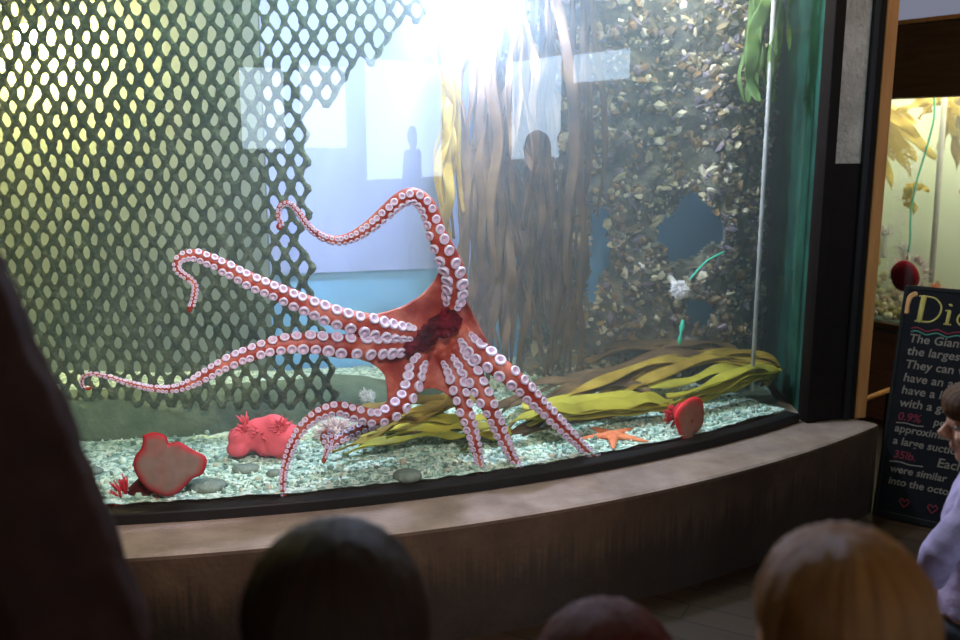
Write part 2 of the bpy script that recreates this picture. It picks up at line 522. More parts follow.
rear = [(0.72, 1.75, 1.45, 2.42), (2.0, 3.2, 1.45, 2.48), (3.6, 6.0, 1.05, 2.62)]
right = [(-3.45, -1.65, 1.3, 2.62), (-1.42, 0.25, 2.2, 2.6)]
holed_wall('wall_rear', 'x', X0, X1, rear)
holed_wall('wall_right', 'y', Y0, Y1, right)
M['daylight'] = emit('daylight_pane', (0.62, 0.80, 1.0), 7.5)
M['winframe'] = plain('window_frame', (0.09, 0.07, 0.06), rough=0.6)
wn = 0
for axis, hs in (('x', rear), ('y', right)):
    for a, b, z0, z1 in hs:
        wn += 1
        w = empty('window_%d' % wn, ((a + b) / 2, Y0 - .06, z0) if axis == 'x' else (X1 + .06, (a + b) / 2, z0))
        w['kind'] = 'structure'
        f = bmesh.new(); g = bmesh.new()
        def bx(bmx, a_, b_, z0_, z1_, d0, d1):
            if axis == 'x': box(bmx, (a_, Y0 - .06 + d0, z0_), (b_, Y0 - .06 + d1, z1_))
            else: box(bmx, (X1 + .06 - d1, a_, z0_), (X1 + .06 - d0, b_, z1_))
        t = .04
        bx(f, a, b, z0, z0 + t, -.05, .07); bx(f, a, b, z1 - t, z1, -.05, .07)
        bx(f, a, a + t, z0 + t, z1 - t, -.05, .07); bx(f, b - t, b, z0 + t, z1 - t, -.05, .07)
        bx(g, a + t, b - t, z0 + t, z1 - t, -.01, .0)
        to_local(w, obj('frame', f, M['winframe'], smooth=False))
        to_local(w, obj('pane', g, M['daylight'], smooth=False))

# ------------------------------------------------------------------ concrete kerb under the tank
A_R, A_L = math.radians(-47.6), math.radians(-112)
bm = bmesh.new()
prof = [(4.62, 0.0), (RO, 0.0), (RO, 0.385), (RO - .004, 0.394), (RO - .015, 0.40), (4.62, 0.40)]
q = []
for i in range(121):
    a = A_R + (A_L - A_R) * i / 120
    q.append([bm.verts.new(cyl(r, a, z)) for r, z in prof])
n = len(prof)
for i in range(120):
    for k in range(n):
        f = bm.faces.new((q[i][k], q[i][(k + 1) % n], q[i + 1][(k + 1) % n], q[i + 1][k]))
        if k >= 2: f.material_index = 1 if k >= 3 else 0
bm.faces.new(q[0]); bm.faces.new(q[-1][::-1])
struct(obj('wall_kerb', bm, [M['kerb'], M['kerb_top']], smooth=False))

# ------------------------------------------------------------------ the main aquarium
tank = empty('aquarium', (CX + RG * math.cos(-1.35), CY + RG * math.sin(-1.35), 0.40),
             'large curved aquarium on the concrete kerb, holding the octopus', 'aquarium')
GA_R, GA_L = math.radians(-50.2), math.radians(-111)
bm = bmesh.new()
n = 96
q = []
for i in range(n + 1):
    a = GA_R + (GA_L - GA_R) * i / n
    q.append([bm.verts.new(cyl(R, a, z)) for R, z in ((RG - .03, .405), (RG, .405), (RG, 2.78), (RG - .03, 2.78))])
for i in range(n):
    for k in range(4):
        f = bm.faces.new((q[i][k], q[i][(k + 1) % 4], q[i + 1][(k + 1) % 4], q[i + 1][k]))
        f.material_index = 0 if k == 1 else 1
bm.faces.new(q[0]).material_index = 1; bm.faces.new(q[-1][::-1]).material_index = 1
bmesh.ops.recalc_face_normals(bm, faces=bm.faces[:])
rim = [e for e in bm.edges if len(e.link_faces) == 2 and e.calc_face_angle(0) > .5]
bmesh.ops.split_edges(bm, edges=rim)
M['glass'] = glass_mat('aquarium_glass', 1.62)
M['glass_in'] = clear_mat('glass_body')
to_local(tank, obj('front_glass', bm, [M['glass'], M['glass_in']], recalc=False))
# black seal along the foot of the glass and up the right jamb
bm = bmesh.new(); arc_slab(bm, RG - .05, RG + .022, 0.40, 0.438, GA_R, GA_L, 96); bevel_all(bm, .004, 1)
to_local(tank, obj('bottom_seal', bm, M['black'], smooth=False))
# hood closing the tank above the picture
bm = bmesh.new(); arc_slab(bm, RG - .06, RG + .05, 2.72, ZC, math.radians(-47), GA_L, 64)
to_local(tank, obj('hood_fascia', bm, M['darkframe'], smooth=False))

BACK = [(-3.05, 4.35), (-1.5, 4.30), (-0.9, 4.32), (0.2, 4.62), (1.48, 5.1)]
arcp = [cyl(RG - .032, GA_R + (GA_L - GA_R) * i / 48) for i in range(49)]
arcp = [p for p in arcp if p.x > -3.05]
inner = [(p.x, p.y) for p in arcp] + BACK       # right -> left along the glass, then the back
lid_poly = inner
bm = bmesh.new(); prism(bm, lid_poly, 2.80, 2.86)  # unseen lid, added to keep tank light off the ceiling
to_local(tank, obj('unseen_lid', bm, M['darkframe'], smooth=False))
bm = bmesh.new(); prism(bm, lid_poly, 0.36, 0.41)
to_local(tank, obj('base_slab', bm, M['stone'], smooth=False))

def wall_strip(pts, z0, z1, t=0.04):
    bm = bmesh.new()
    P = [Vector((p[0], p[1], 0)) for p in pts]
    a = []
    for i, p in enumerate(P):
        d = (P[min(i + 1, len(P) - 1)] - P[max(i - 1, 0)]).normalized()
        nrm = Vector((-d.y, d.x, 0))
        o_ = p + nrm * t
        a.append([bm.verts.new((w.x, w.y, z)) for w, z in ((p, z0), (o_, z0), (o_, z1), (p, z1))])
    for i in range(len(P) - 1):
        for k in range(4):
            bm.faces.new((a[i][k], a[i][(k + 1) % 4], a[i + 1][(k + 1) % 4], a[i + 1][k]))
    bm.faces.new(a[0]); bm.faces.new(a[-1][::-1])
    return bm
to_local(tank, obj('back_wall', wall_strip([BACK[1], BACK[2], BACK[3], BACK[4]], .40, 2.80), M['tank_blue'], smooth=False))
to_local(tank, obj('back_wall', wall_strip([(-3.05, 4.35), (-1.5, 4.30), (-0.98, 4.315)], .405, 2.795, -.03), M['tank_green'], smooth=False))
to_local(tank, obj('back_panel', wall_strip([(-0.97, 4.30), (-0.9, 4.305), (-0.05, 4.535)], .985, 2.795, -.02), M['tank_pale'], smooth=False))  # upper back wall set off in a paler lilac
to_local(tank, obj('side_wall', wall_strip([(1.48, 5.1), (1.47, 4.6), (1.412, 3.90)], .40, 2.80, .04), M['tank_teal'], smooth=False))
to_local(tank, obj('side_wall', wall_strip([(-3.05, 2.92), (-3.05, 4.35)], .40, 2.80, .04), M['tank_green'], smooth=False))

# right jamb: dark frame, stucco infill, dark lower infill, orange timber post
A, B = Vector((1.395, 3.855, 0)), Vector((1.665, 3.925, 0))
ux = (B - A).normalized(); uy = Vector((-ux.y, ux.x, 0))
JM = Matrix(((ux.x, uy.x, 0, A.x), (ux.y, uy.y, 0, A.y), (0, 0, 1, 0), (0, 0, 0, 1)))
jamb = empty('corner_post', (1.53, 3.93, 0.40), 'dark framed corner post with grey stucco infill at the right end of the kerb', 'post')
def jbox(name, x0, x1, y0, y1, z0, z1, m, bev=.003):
    bm = bmesh.new(); box(bm, (x0, y0, z0), (x1, y1, z1))
    if bev: bevel_all(bm, bev, 1)
    bmesh.ops.transform(bm, matrix=JM, verts=bm.verts[:])
    return to_local(jamb, obj(name, bm, m, smooth=False))
jbox('inner_jamb', 0.004, .055, -.012, .06, .40, 2.72, M['darkframe'])
jbox('stucco_panel', .055, .182, .004, .05, 1.50, 2.72, M['stucco'], 0)
jbox('rear_panel', .10, .24, .06, .24, .40, 2.72, M['darkframe'], 0)
jbox('lower_infill', .055, .182, .002, .05, .40, 1.50, M['darkframe'], 0)  # infill below the stucco, coloured dark
jbox('outer_jamb', .182, .212, -.012, .24, .40, 2.72, M['black'])
jbox('brown_jamb', .212, .243, -.006, .24, .40, 2.72, M['darkframe'])
bm = bmesh.new(); box(bm, (.244, -.010, .402), (.300, .20, 3.34)); bevel_all(bm, .004, 1)
bmesh.ops.transform(bm, matrix=JM, verts=bm.verts[:])
tag(obj('timber_post', bm, M['orange_wood'], smooth=False), 'tall orange timber post beside the dark corner post', 'post')

# ------------------------------------------------------------------ water
water_poly = [(p.x, p.y) for p in (cyl(RG - .031, GA_R + (GA_L - GA_R) * i / 48) for i in range(49)) if p.x > -3.0] + [(-3.04, 4.33), (-1.5, 4.31), (-0.9, 4.33), (0.2, 4.63), (1.47, 5.1)]
bm = bmesh.new(); prism(bm, water_poly, .408, 2.70)
M['water'] = water_mat('hazy_water', (0.80, 0.95, 1.0), 0.17, 0.30, 0.06, (0.45, 0.9, 0.85))
tag(obj('water', bm, M['water'], smooth=False), 'slightly hazy blue green water filling the large curved aquarium', 'water', kind='stuff')

# gravel bed
def gz(x, y):
    d = RG - math.hypot(x - CX, y - CY)           # distance behind the glass
    return .452 + .05 * max(0, d - .1) / 1.0 + .010 * mnoise.noise(Vector((x * 3, y * 3, 0))) + .006 * mnoise.noise(Vector((x * 14, y * 14, 3)))
bm = bmesh.new()
NA, NR = 230, 70
g = []
for i in range(NA + 1):
    a = math.radians(-50.4) + math.radians(-54) * i / NA
    row = []
    for j in range(NR + 1):
        R = RG - .034 - 1.5 * (j / NR) ** 1.3
        p = cyl(R, a)
        x = min(max(p.x, -3.0), 1.40 + .05 * (p.y - 3.9))
        yb = 4.3 if x < -.9 else 4.3 + (x + .9) * .3
        y = min(p.y, yb)
        row.append(bm.verts.new((x, y, gz(x, y) + rnd(-.0025, .0025))))
    g.append(row)
for i in range(NA):
    for j in range(NR):
        bm.faces.new((g[i][j], g[i + 1][j], g[i + 1][j + 1], g[i][j + 1]))
bmesh.ops.recalc_face_normals(bm, faces=bm.faces[:])
tag(obj('gravel_bed', bm, M['gravel'], smooth=False), 'pale gravel covering the bottom of the octopus aquarium', 'gravel', kind='stuff')

def paint(me, cols):
    """per-face-corner pigment"""
    ca = me.color_attributes.new('Col', 'FLOAT_COLOR', 'POINT')
    flat = []
    for c in cols: flat += [c[0], c[1], c[2], 1.0]
    ca.data.foreach_set('color', flat)

def blobs(name, items, m, parent=None, sub=1, jag=.22, smooth=True):
    """many small irregular lumps as one mesh: items (pos, radii, rot, colour)"""
    t = bmesh.new(); bmesh.ops.create_icosphere(t, subdivisions=sub, radius=1)
    tv = [v.co.copy() for v in t.verts]; tf = [[v.index for v in f.verts] for f in t.faces]; t.free()
    V, Fc, Cc = [], [], []
    for pos, r, rot, c in items:
        b = len(V)
        for v in tv:
            w = v * (1 + rnd(-jag, jag))
            w = Vector((w.x * r[0], w.y * r[1], w.z * r[2]))
            w.rotate(rot)
            V.append(pos + w); Cc.append(c)
        Fc += [[b + k for k in f] for f in tf]
    me = bpy.data.meshes.new(name); me.from_pydata(V, [], Fc)
    paint(me, Cc)
    for p in me.polygons: p.use_smooth = smooth
    return link(name, me, parent, m)

rot_r = lambda: Euler((rnd(0, 6.3), rnd(0, 6.3), rnd(0, 6.3)))
pal = [(0.55, 0.70, 0.58), (0.38, 0.54, 0.44), (0.25, 0.36, 0.30), (0.68, 0.8, 0.66), (0.14, 0.21, 0.17), (0.50, 0.48, 0.36), (0.42, 0.60, 0.50)]
items = []
for _ in range(5200):
    a = rnd(math.radians(-103), math.radians(-51)); d = .04 + 1.0 * random.random() ** 1.6
    p = cyl(RG - .035 - d, a)
    if p.x < -2.2 or p.x > 1.38: continue
    s = rnd(.004, .011) * (1 if random.random() < .93 else 1.7)
    items.append((Vector((p.x, p.y, gz(p.x, p.y) + s * .3)), (s, s * rnd(.7, 1), s * rnd(.5, .8)), rot_r(), random.choice(pal)))
tag(blobs('pebbles', items, M['pebble']), 'loose small pebbles strewn over the gravel bed', 'pebbles', kind='stuff')

def rock(name, px, py, w, hgt, label, m, Y=None, z=None, seed=0):
    bm = bmesh.new()
    p = on_z(px, py, .47 if z is None else z)
    ell(bm, (0, 0, 0), (w / 2, w * .38, hgt / 2), sub=3)
    for v in bm.verts:
        v.co *= 1 + .25 * mnoise.noise(v.co * 14 + Vector((seed, seed, 0)))
    o = obj(name, bm, m)
    o.location = (p.x, p.y, gz(p.x, p.y) + hgt * .22)
    return tag(o, label, 'rock')
rock('stone', 407, 473, .10, .045, 'flat grey green stone on the gravel below the octopus', M['stone'], seed=3)
rock('stone', 205, 484, .13, .045, 'low green grey stone on the gravel right of the red anemone', M['stone'], seed=8)
rock('stone', 245, 468, .09, .035, 'small grey stone on the gravel in front of the pink mound', M['stone'], seed=12)
rock('stone', 275, 472, .06, .03, 'smallest stone on the gravel left of the hooked arm', M['stone'], seed=15)
rock('stone', 92, 470, .08, .03, 'small stone on the gravel at the far left of the tank', M['stone'], seed=21)

# dark ledge under the net
bm = bmesh.new()
pth = spline([(-3.0, 3.38), (-2.0, 3.40), (-1.3, 3.44), (-.8, 3.58), (-.45, 3.80), (-.1, 4.1)], 14)
q = []
for i, (x, y) in enumerate(pth):
    hh = .60 + .02 * mnoise.noise(Vector((x * 6, 0, 0)))
    if x > -.65: hh -= (x + .65) * .25
    row = []
    for (dy, z) in ((-.05, .44), (-.03, .5), (.0, .55), (.05, hh), (.22, hh + .01), (.30, .44)):
        row.append(bm.verts.new((x + .02 * mnoise.noise(Vector((x * 9, z * 20, 1))), y + dy + .03 * mnoise.noise(Vector((x * 8, z * 16, 5))), z)))
    q.append(row)
for i in range(len(q) - 1):
    for k in range(6):
        bm.faces.new((q[i][k], q[i][(k + 1) % 6], q[i + 1][(k + 1) % 6], q[i + 1][k]))
bm.faces.new(q[0]); bm.faces.new(q[-1][::-1])
tag(obj('rock_ledge', bm, M['ledge']), 'low dark green rock ledge along the foot of the net', 'ledge')

# ------------------------------------------------------------------ overgrown net
def net_y(x):
    return 3.50 + .06 * math.sin(x * 2.1) + (.10 if x > -.8 else 0) * (x + .8)
# right edge of the net as x over z
def edge_x(z):
    pts = [(.5, -.53), (.85, -.58), (1.1, -.62), (1.5, -.62), (1.66, -.60), (1.85, -.38), (2.02, -.22), (2.2, -.11), (2.8, .12)]
    for (z0, x0), (z1, x1) in zip(pts, pts[1:]):
        if z <= z1:
            return x0 + (x1 - x0) * max(0, (z - z0)) / (z1 - z0)
    return pts[-1][1]
bm = bmesh.new()
pw, ph = .066, .098
nodes = {}
zi0, zi1 = int(.60 / (ph / 2)), int(2.66 / (ph / 2))
xi0, xi1 = int(-2.7 / (pw / 2)), int(.2 / (pw / 2))
for zi in range(zi0, zi1):
    for xi in range(xi0, xi1):
        if (xi + zi) % 2: continue
        x, z = xi * pw / 2, zi * ph / 2
        x += .010 * mnoise.noise(Vector((x * 7, z * 7, 0))); z += .012 * mnoise.noise(Vector((x * 7, z * 7, 9)))
        sag = .02 * mnoise.noise(Vector((x * 2, z * 2, 4)))
        if x > edge_x(z) + .03 * mnoise.noise(Vector((z * 8, 0, 2))): continue
        nodes[(xi, zi)] = Vector((x, net_y(x) + sag, z))
for (xi, zi), p in nodes.items():
    for dx in (-1, 1):
        q2 = nodes.get((xi + dx, zi + 1))
        if q2 is None or random.random() < .003: continue
        mid = (p + q2) / 2 + Vector((rnd(-.004, .004), rnd(-.004, .004), rnd(-.004, .004)))
        r = .0118 + .003 * mnoise.noise(p * 5) - .0028 * max(0, min(1, (p.z - 1.5) / .5)) * max(0, min(1, (p.x + 1.3) / .6))
        tube(bm, [p, mid, q2], [r * 1.35, r * rnd(.75, 1.0), r * 1.35], seg=6)
    if random.random() < .35:
        ell(bm, p + Vector((rnd(-.01, .01), -.004, rnd(-.01, .01))), (rnd(.010, .017), .012, rnd(.010, .02)), sub=1, jit=.2)
me = remesh(bm, .0065, 1, 'net')
for v in me.vertices:
    v.co += Vector((mnoise.noise(v.co * 60), mnoise.noise(v.co * 60 + Vector((7, 0, 0))), mnoise.noise(v.co * 60 + Vector((0, 9, 0))))) * .0035
tag(link('net', me, None, M['net']), 'diamond mesh net overgrown with algae hanging in the left of the aquarium', 'net')

# ------------------------------------------------------------------ encrusted wall on the right
def wall_pt(u):
    P = spline([(-.02, 4.42), (.25, 4.30), (.55, 4.25), (.85, 4.32), (1.1, 4.28), (1.32, 4.45), (1.45, 4.75)], 20)
    i = min(int(u * (len(P) - 1)), len(P) - 2); f = u * (len(P) - 1) - i
    return Vector((P[i][0] + (P[i + 1][0] - P[i][0]) * f, P[i][1] + (P[i + 1][1] - P[i][1]) * f, 0))
HOLES = [(.545, 1.14, .045, .16), (.97, 1.19, .13, .15), (1.03, 0.80, .055, .07), (.52, .93, .03, .09)]
def in_hole(x, z):
    k = .8 * mnoise.noise(Vector((x * 9, z * 9, 1))) + .4 * mnoise.noise(Vector((x * 24, z * 24, 1)))
    for hx, hz, rx, rz in HOLES:
        if ((x - hx) / rx) ** 2 + ((z - hz) / rz) ** 2 < 1 + k: return True
    if x < .33 + .06 * mnoise.noise(Vector((z * 5, 0, 0))) and z < 1.2: return x < .18
    return False
bm = bmesh.new()
NU, NZ = 120, 150
q = {}
for i in range(NU + 1):
    for j in range(NZ + 1):
        p = wall_pt(i / NU); z = .46 + 2.25 * j / NZ
        if in_hole(p.x, z): continue
        d = .05 * mnoise.noise(Vector((p.x * 6, p.y * 6, z * 6))) + .025 * mnoise.noise(Vector((p.x * 18, p.y * 18, z * 18)))
        q[(i, j)] = bm.verts.new((p.x, p.y - d, z))
for i in range(NU):
    for j in range(NZ):
        k = [(i, j), (i + 1, j), (i + 1, j + 1), (i, j + 1)]
        if all(t in q for t in k): bm.faces.new([q[t] for t in k])
loose = [v for v in bm.verts if not v.link_faces]
bmesh.ops.delete(bm, geom=loose, context='VERTS')
ext = bmesh.ops.extrude_face_region(bm, geom=bm.faces[:], use_keep_orig=True)
for v in ext['geom']:
    if isinstance(v, bmesh.types.BMVert): v.co.y += .05
enc = obj('rock_outcrop', bm, M['rock'])
tag(enc, 'ragged rock wall with holes, crusted with shells, in the right of the aquarium', 'rock face')
pal = [(.17, .12, .07), (.25, .19, .11), (.16, .15, .11), (.48, .40, .26), (.25, .20, .22), (.36, .31, .19), (.08, .07, .06), (.62, .55, .40), (.28, .17, .08), (.14, .11, .14), (.20, .13, .07)]
items = []
for _ in range(11000):
    u, z = random.random(), rnd(.47, 2.68)
    p = wall_pt(u)
    if in_hole(p.x, z) or mnoise.noise(Vector((p.x * 11, z * 11, 5))) < -.22: continue
    d = .05 * mnoise.noise(Vector((p.x * 6, p.y * 6, z * 6))) + .025 * mnoise.noise(Vector((p.x * 18, p.y * 18, z * 18)))
    s = rnd(.006, .013) if random.random() < .75 else rnd(.013, .026)
    c = random.choice(pal) if random.random() > .03 else random.choice(pal)
    items.append((Vector((p.x, p.y - d - s * .3 + rnd(-.01, .012), z)), (s * rnd(.5, 1), s * rnd(.5, 1.1), s * rnd(.8, 1.9)), rot_r(), c))
tag(blobs('mussel_growth', items, M['crust'], jag=.42, smooth=False), 'dense crust of mussels and barnacles over the ragged rock wall', 'mussels', kind='stuff')

# ------------------------------------------------------------------ kelp
def blade_mesh(bm, path, width, ruffle=.012, thick=.003, side=None, phase=0.0):
    P = [Vector(p) for p in spline(path, 8)]
    n = len(P)
    W = 6
    top, bot = [], []
    for i, p in enumerate(P):
        t = (P[min(i + 1, n - 1)] - P[max(i - 1, 0)]).normalized()
        s = side.copy() if side is not None else Vector((1, 0, 0))
        s = (s - t * s.dot(t)).normalized()
        nn = t.cross(s)
        f = i / (n - 1)
        w = width * max(.06, math.sin(PI * min(1, .12 + f * .86)) ** .6)
        rt, rb = [], []
        for k in range(W + 1):
            v = k / W * 2 - 1
            off = ruffle * v * v * math.sin(i * .55 + phase + (2 if v > 0 else 0))
            c = p + s * (v * w / 2) + nn * off
            rt.append(bm.verts.new(c + nn * thick / 2)); rb.append(bm.verts.new(c - nn * thick / 2))
        top.append(rt); bot.append(rb)
    for i in range(n - 1):
        for k in range(W):
            bm.faces.new((top[i][k], top[i][k + 1], top[i + 1][k + 1], top[i + 1][k]))
            bm.faces.new((bot[i][k], bot[i + 1][k], bot[i + 1][k + 1], bot[i][k + 1]))
        bm.faces.new((top[i][0], top[i + 1][0], bot[i + 1][0], bot[i][0]))
        bm.faces.new((top[i][W], bot[i][W], bot[i + 1][W], top[i + 1][W]))
    for e in (0, n - 1):
        for k in range(W):
            bm.faces.new((top[e][k], bot[e][k], bot[e][k + 1], top[e][k + 1]))

def hanging_kelp(x, y, z1, z0, nb, spread, m, label, wid=.06):
    root = empty('hanging_kelp', (x, y, z1), label, 'kelp', 'kelp hanging in the middle of the aquarium')
    bm = bmesh.new()
    st = [(0, 0, 0)]
    for i in range(1, 8):
        st.append((rnd(-.02, .02) + spread * .2 * math.sin(i), rnd(-.02, .02), -(z1 - z0) * i / 7 * .9))
    tube(bm, spline(st, 6), .006, seg=6)
    obj('stipe', bm, M['kelp_brown'], root)
    for b in range(nb):
        f = b / nb * .8
        i = f * (len(st) - 1); k = int(i)
        sx, sy, sz = st[k]
        L = rnd(.6, 1.5)
        L = min(L, (sz + (z1 - z0)) * 1.0)
        dx = rnd(-spread, spread); dy = rnd(-.05, .05)
        path = [(sx, sy, sz), (sx + dx * .5, sy + dy, sz - L * .15)]
        for j in range(1, 5):
            path.append((sx + dx + rnd(-.03, .03), sy + dy + rnd(-.025, .025), sz - L * (.15 + .85 * j / 4)))
        a = rnd(-.9, .9)
        bm = bmesh.new(); blade_mesh(bm, path, wid * rnd(.3, .85), .008, side=Vector((math.cos(a), math.sin(a), 0)), phase=rnd(0, 6))
        obj('blade', bm, m, root)
    return root
hanging_kelp(-.12, 3.78, 2.6, 1.05, 9, .05, M['kelp'], 'golden kelp strand hanging nearest the net, lit from behind by the lamp', .05)
hanging_kelp(.00, 3.95, 2.6, .58, 22, .10, M['kelp_brown'], 'brown kelp strand hanging right beside the octopus body', .06)
hanging_kelp(.13, 3.85, 2.6, .58, 22, .10, M['kelp_brown'], 'long brown kelp strand hanging in the middle of the hanging clump', .065)
hanging_kelp(.26, 3.95, 2.5, .58, 22, .10, M['kelp_brown'], 'brown kelp strand hanging fourth from the net', .06)
hanging_kelp(.40, 4.05, 2.5, .58, 16, .08, M['kelp_brown'], 'brown kelp strand hanging nearest the holed rock wall', .05)
hanging_kelp(1.20, 4.08, 2.68, 1.75, 9, .07, M['sea_lettuce'], 'green leafy seaweed hanging in the upper right corner of the aquarium', .08)

def lying_kelp(pts_px, nb, m, label, wid=.09, hz=.05, spread=.10, keep=.24):
    """pts_px: image-plane sketch of where the plant lies on the gravel (x, y, height)"""
    P = []
    for px, py, hgt in pts_px:
        p = on_z(px, py, .49 + hgt)
        P.append(p)
    root = empty('lying_kelp', P[0], label, 'kelp', 'kelp lying on the gravel')
    for p in P:
        R_ = math.hypot(p.x - CX, p.y - CY)
        if R_ > RG - keep:
            p.x = CX + (p.x - CX) * (RG - keep) / R_; p.y = CY + (p.y - CY) * (RG - keep) / R_
        p.x = min(p.x, 1.36)
    root.location = P[0]
    loc = [p - P[0] for p in P]
    bm = bmesh.new(); tube(bm, spline([tuple(v) for v in loc], 6), .006, seg=6); obj('stipe', bm, M['kelp_brown'], root)
    for b in range(nb):
        o = Vector((rnd(-spread, spread), rnd(-spread, spread), rnd(-.01, hz)))
        path = []
        for i, v in enumerate(loc):
            f = i / (len(loc) - 1)
            w = P[0] + v + o * (.35 + f) + Vector((rnd(-.03, .03), rnd(-.03, .03), rnd(-.004, .02)))
            R_ = math.hypot(w.x - CX, w.y - CY)
            if R_ > RG - keep:
                w.x = CX + (w.x - CX) * (RG - keep) / R_; w.y = CY + (w.y - CY) * (RG - keep) / R_
            path.append(tuple(w - P[0]))
        a = rnd(-.6, .6)
        bm = bmesh.new(); blade_mesh(bm, path, wid * rnd(.6, 1.2), .010, side=Vector((math.sin(a) * .4, math.cos(a), rnd(.05, .45))).normalized(), phase=rnd(0, 6))
        obj('blade', bm, m, root)
    return root
lying_kelp([(800, 385, .02), (765, 368, .08), (715, 360, .12), (660, 370, .11), (610, 392, .06), (575, 415, .0)], 7, M['kelp'], 'big arching golden kelp plant lying in the right corner of the tank', .075, spread=.17)
lying_kelp([(805, 396, .02), (780, 378, .06), (745, 383, .07), (705, 398, .03), (660, 412, .0)], 7, M['kelp_green'], 'olive kelp plant lying behind the small red anemone', .065, spread=.15, keep=.2)
lying_kelp([(690, 416, .0), (650, 414, .02), (610, 420, .02), (565, 433, .02), (535, 443, .0)], 6, M['kelp_green'], 'yellow olive kelp plant lying left of the small red anemone', .08, spread=.13)
lying_kelp([(640, 390, .05), (600, 383, .07), (560, 390, .06), (525, 412, .03), (505, 432, .0)], 7, M['kelp_brown'], 'brown kelp plant lying behind the right hand octopus arm', .07, spread=.16)
lying_kelp([(500, 437, .0), (470, 430, .02), (430, 430, .03), (390, 437, .02), (360, 446, .0)], 6, M['kelp_green'], 'yellow green kelp plant lying below the octopus body', .075, spread=.13)
lying_kelp([(470, 400, .06), (440, 410, .07), (415, 420, .05), (395, 432, .02), (375, 440, .0)], 6, M['kelp'], 'golden kelp plant lying behind the downward octopus arms', .06, spread=.14)
lying_kelp([(735, 358, .12), (690, 354, .14), (640, 362, .12), (600, 376, .06)], 6, M['kelp_brown'], 'dim brown kelp plant heaped against the foot of the rock face', .08, spread=.16)

# ------------------------------------------------------------------ octopus
PXM = .00327
def arm_path(pts, base_off, far_off, reach=.24, extra=0.0):
    """pts: (px, py, half width px); returns finely sampled centre line, radius and outward normal"""
    sm = spline(pts, 10)
    raw = []
    s = 0; prev = None
    for px, py, w in sm:
        if prev is not None: s += math.hypot(px - prev[0], py - prev[1]) * PXM
        prev = (px, py)
        f = min(1, s / reach); f = f * f * (3 - 2 * f)
        r = max(.0055, w * PXM * 1.02)
        off = base_off + (far_off - base_off) * f + r + .012 + extra
        raw.append((on_r(px, py, RG - .03 - off), r))
    # resample to even spacing
    out = [raw[0]]; acc = 0
    step = .006
    for (p, r), (p2, r2) in zip(raw, raw[1:]):
        L = (p2 - p).length
        t = step - acc
        while t <= L:
            f = t / L
            out.append((p.lerp(p2, f), r + (r2 - r) * f)); t += step
        acc = (acc + L) % step
    return out

ARMS = {
 'A': ([(452, 312, 12), (456, 293, 14), (455, 275, 14), (447, 255, 12.5), (438, 236, 11), (432, 217, 10), (425, 203, 9.5), (413, 195, 8.5), (400, 199, 8), (386, 211, 7.5), (370, 225, 6.6), (353, 236, 5.6), (336, 240, 4.8), (320, 235, 4.2), (307, 224, 3.6), (297, 210, 3.2), (288, 203, 3), (280, 206, 2.9), (278, 216, 2.8), (281, 225, 2.6), (279, 229, 2.4), (277, 224, 2)], .13, .015, .0, -20),
 'B': ([(418, 333, 10), (398, 331, 12), (370, 325, 13), (340, 318, 12), (310, 306, 11), (280, 293, 10), (250, 280, 9), (225, 267, 8), (203, 257, 7), (188, 255, 6), (178, 261, 4.6), (178, 270, 4), (187, 277, 3.7), (195, 285, 3.4), (194, 297, 3.2), (192, 305, 3.4), (189, 309, 3), (192, 312, 2.2)], .13, .04, .0, 0),
 'C': ([(415, 345, 10), (395, 346, 13), (370, 347, 14), (340, 346, 13.5), (310, 343, 12), (280, 345, 10.5), (255, 352, 9), (230, 362, 8), (208, 374, 7), (190, 384, 5.6), (172, 389, 4.5), (150, 388, 3.6), (125, 382, 3), (105, 376, 2.6), (90, 374, 2.3), (83, 378, 2.2), (83, 386, 2.1), (89, 389, 2), (93, 386, 1.6)], .13, .03, .0, 10),
 'D': ([(424, 352, 10), (415, 368, 12), (410, 384, 12.5), (402, 400, 12), (390, 411, 11), (375, 417, 10), (357, 413, 9), (338, 408, 8), (318, 414, 7.2), (302, 428, 6.2), (291, 447, 5.2), (284, 470, 4.3), (283, 489, 3.4), (286, 502, 2.6)], .13, .0, .0, 0),
 'E': ([(428, 356, 8), (412, 384, 9), (394, 408, 8.5), (375, 423, 7.5), (355, 432, 6.5), (340, 440, 6), (330, 446, 5.5), (324, 438, 5), (328, 432, 4.5), (331, 440, 4), (327, 452, 3.6), (323, 463, 2.6)], .17, .13, .0, 20),
 'F': ([(442, 352, 9), (452, 370, 12), (459, 392, 11), (466, 415, 9.5), (473, 438, 7.5), (478, 458, 5.6), (481, 477, 4.2)], .13, .03, .0, 0),
 'G': ([(452, 345, 9), (466, 364, 12), (479, 386, 12), (490, 408, 10), (500, 430, 8.5), (509, 450, 7), (518, 466, 5), (523, 473, 3.4)], .13, .01, .0, 10),
 'H': ([(458, 330, 10), (472, 346, 13.5), (490, 361, 13.5), (510, 376, 12.5), (531, 396, 10.5), (554, 419, 8.8), (576, 441, 7), (592, 455, 5.5), (606, 461, 3.6)], .13, .0, .0, 0),
}
PATH = {k: arm_path(v[0], v[1], v[2], extra=v[3]) for k, v in ARMS.items()}

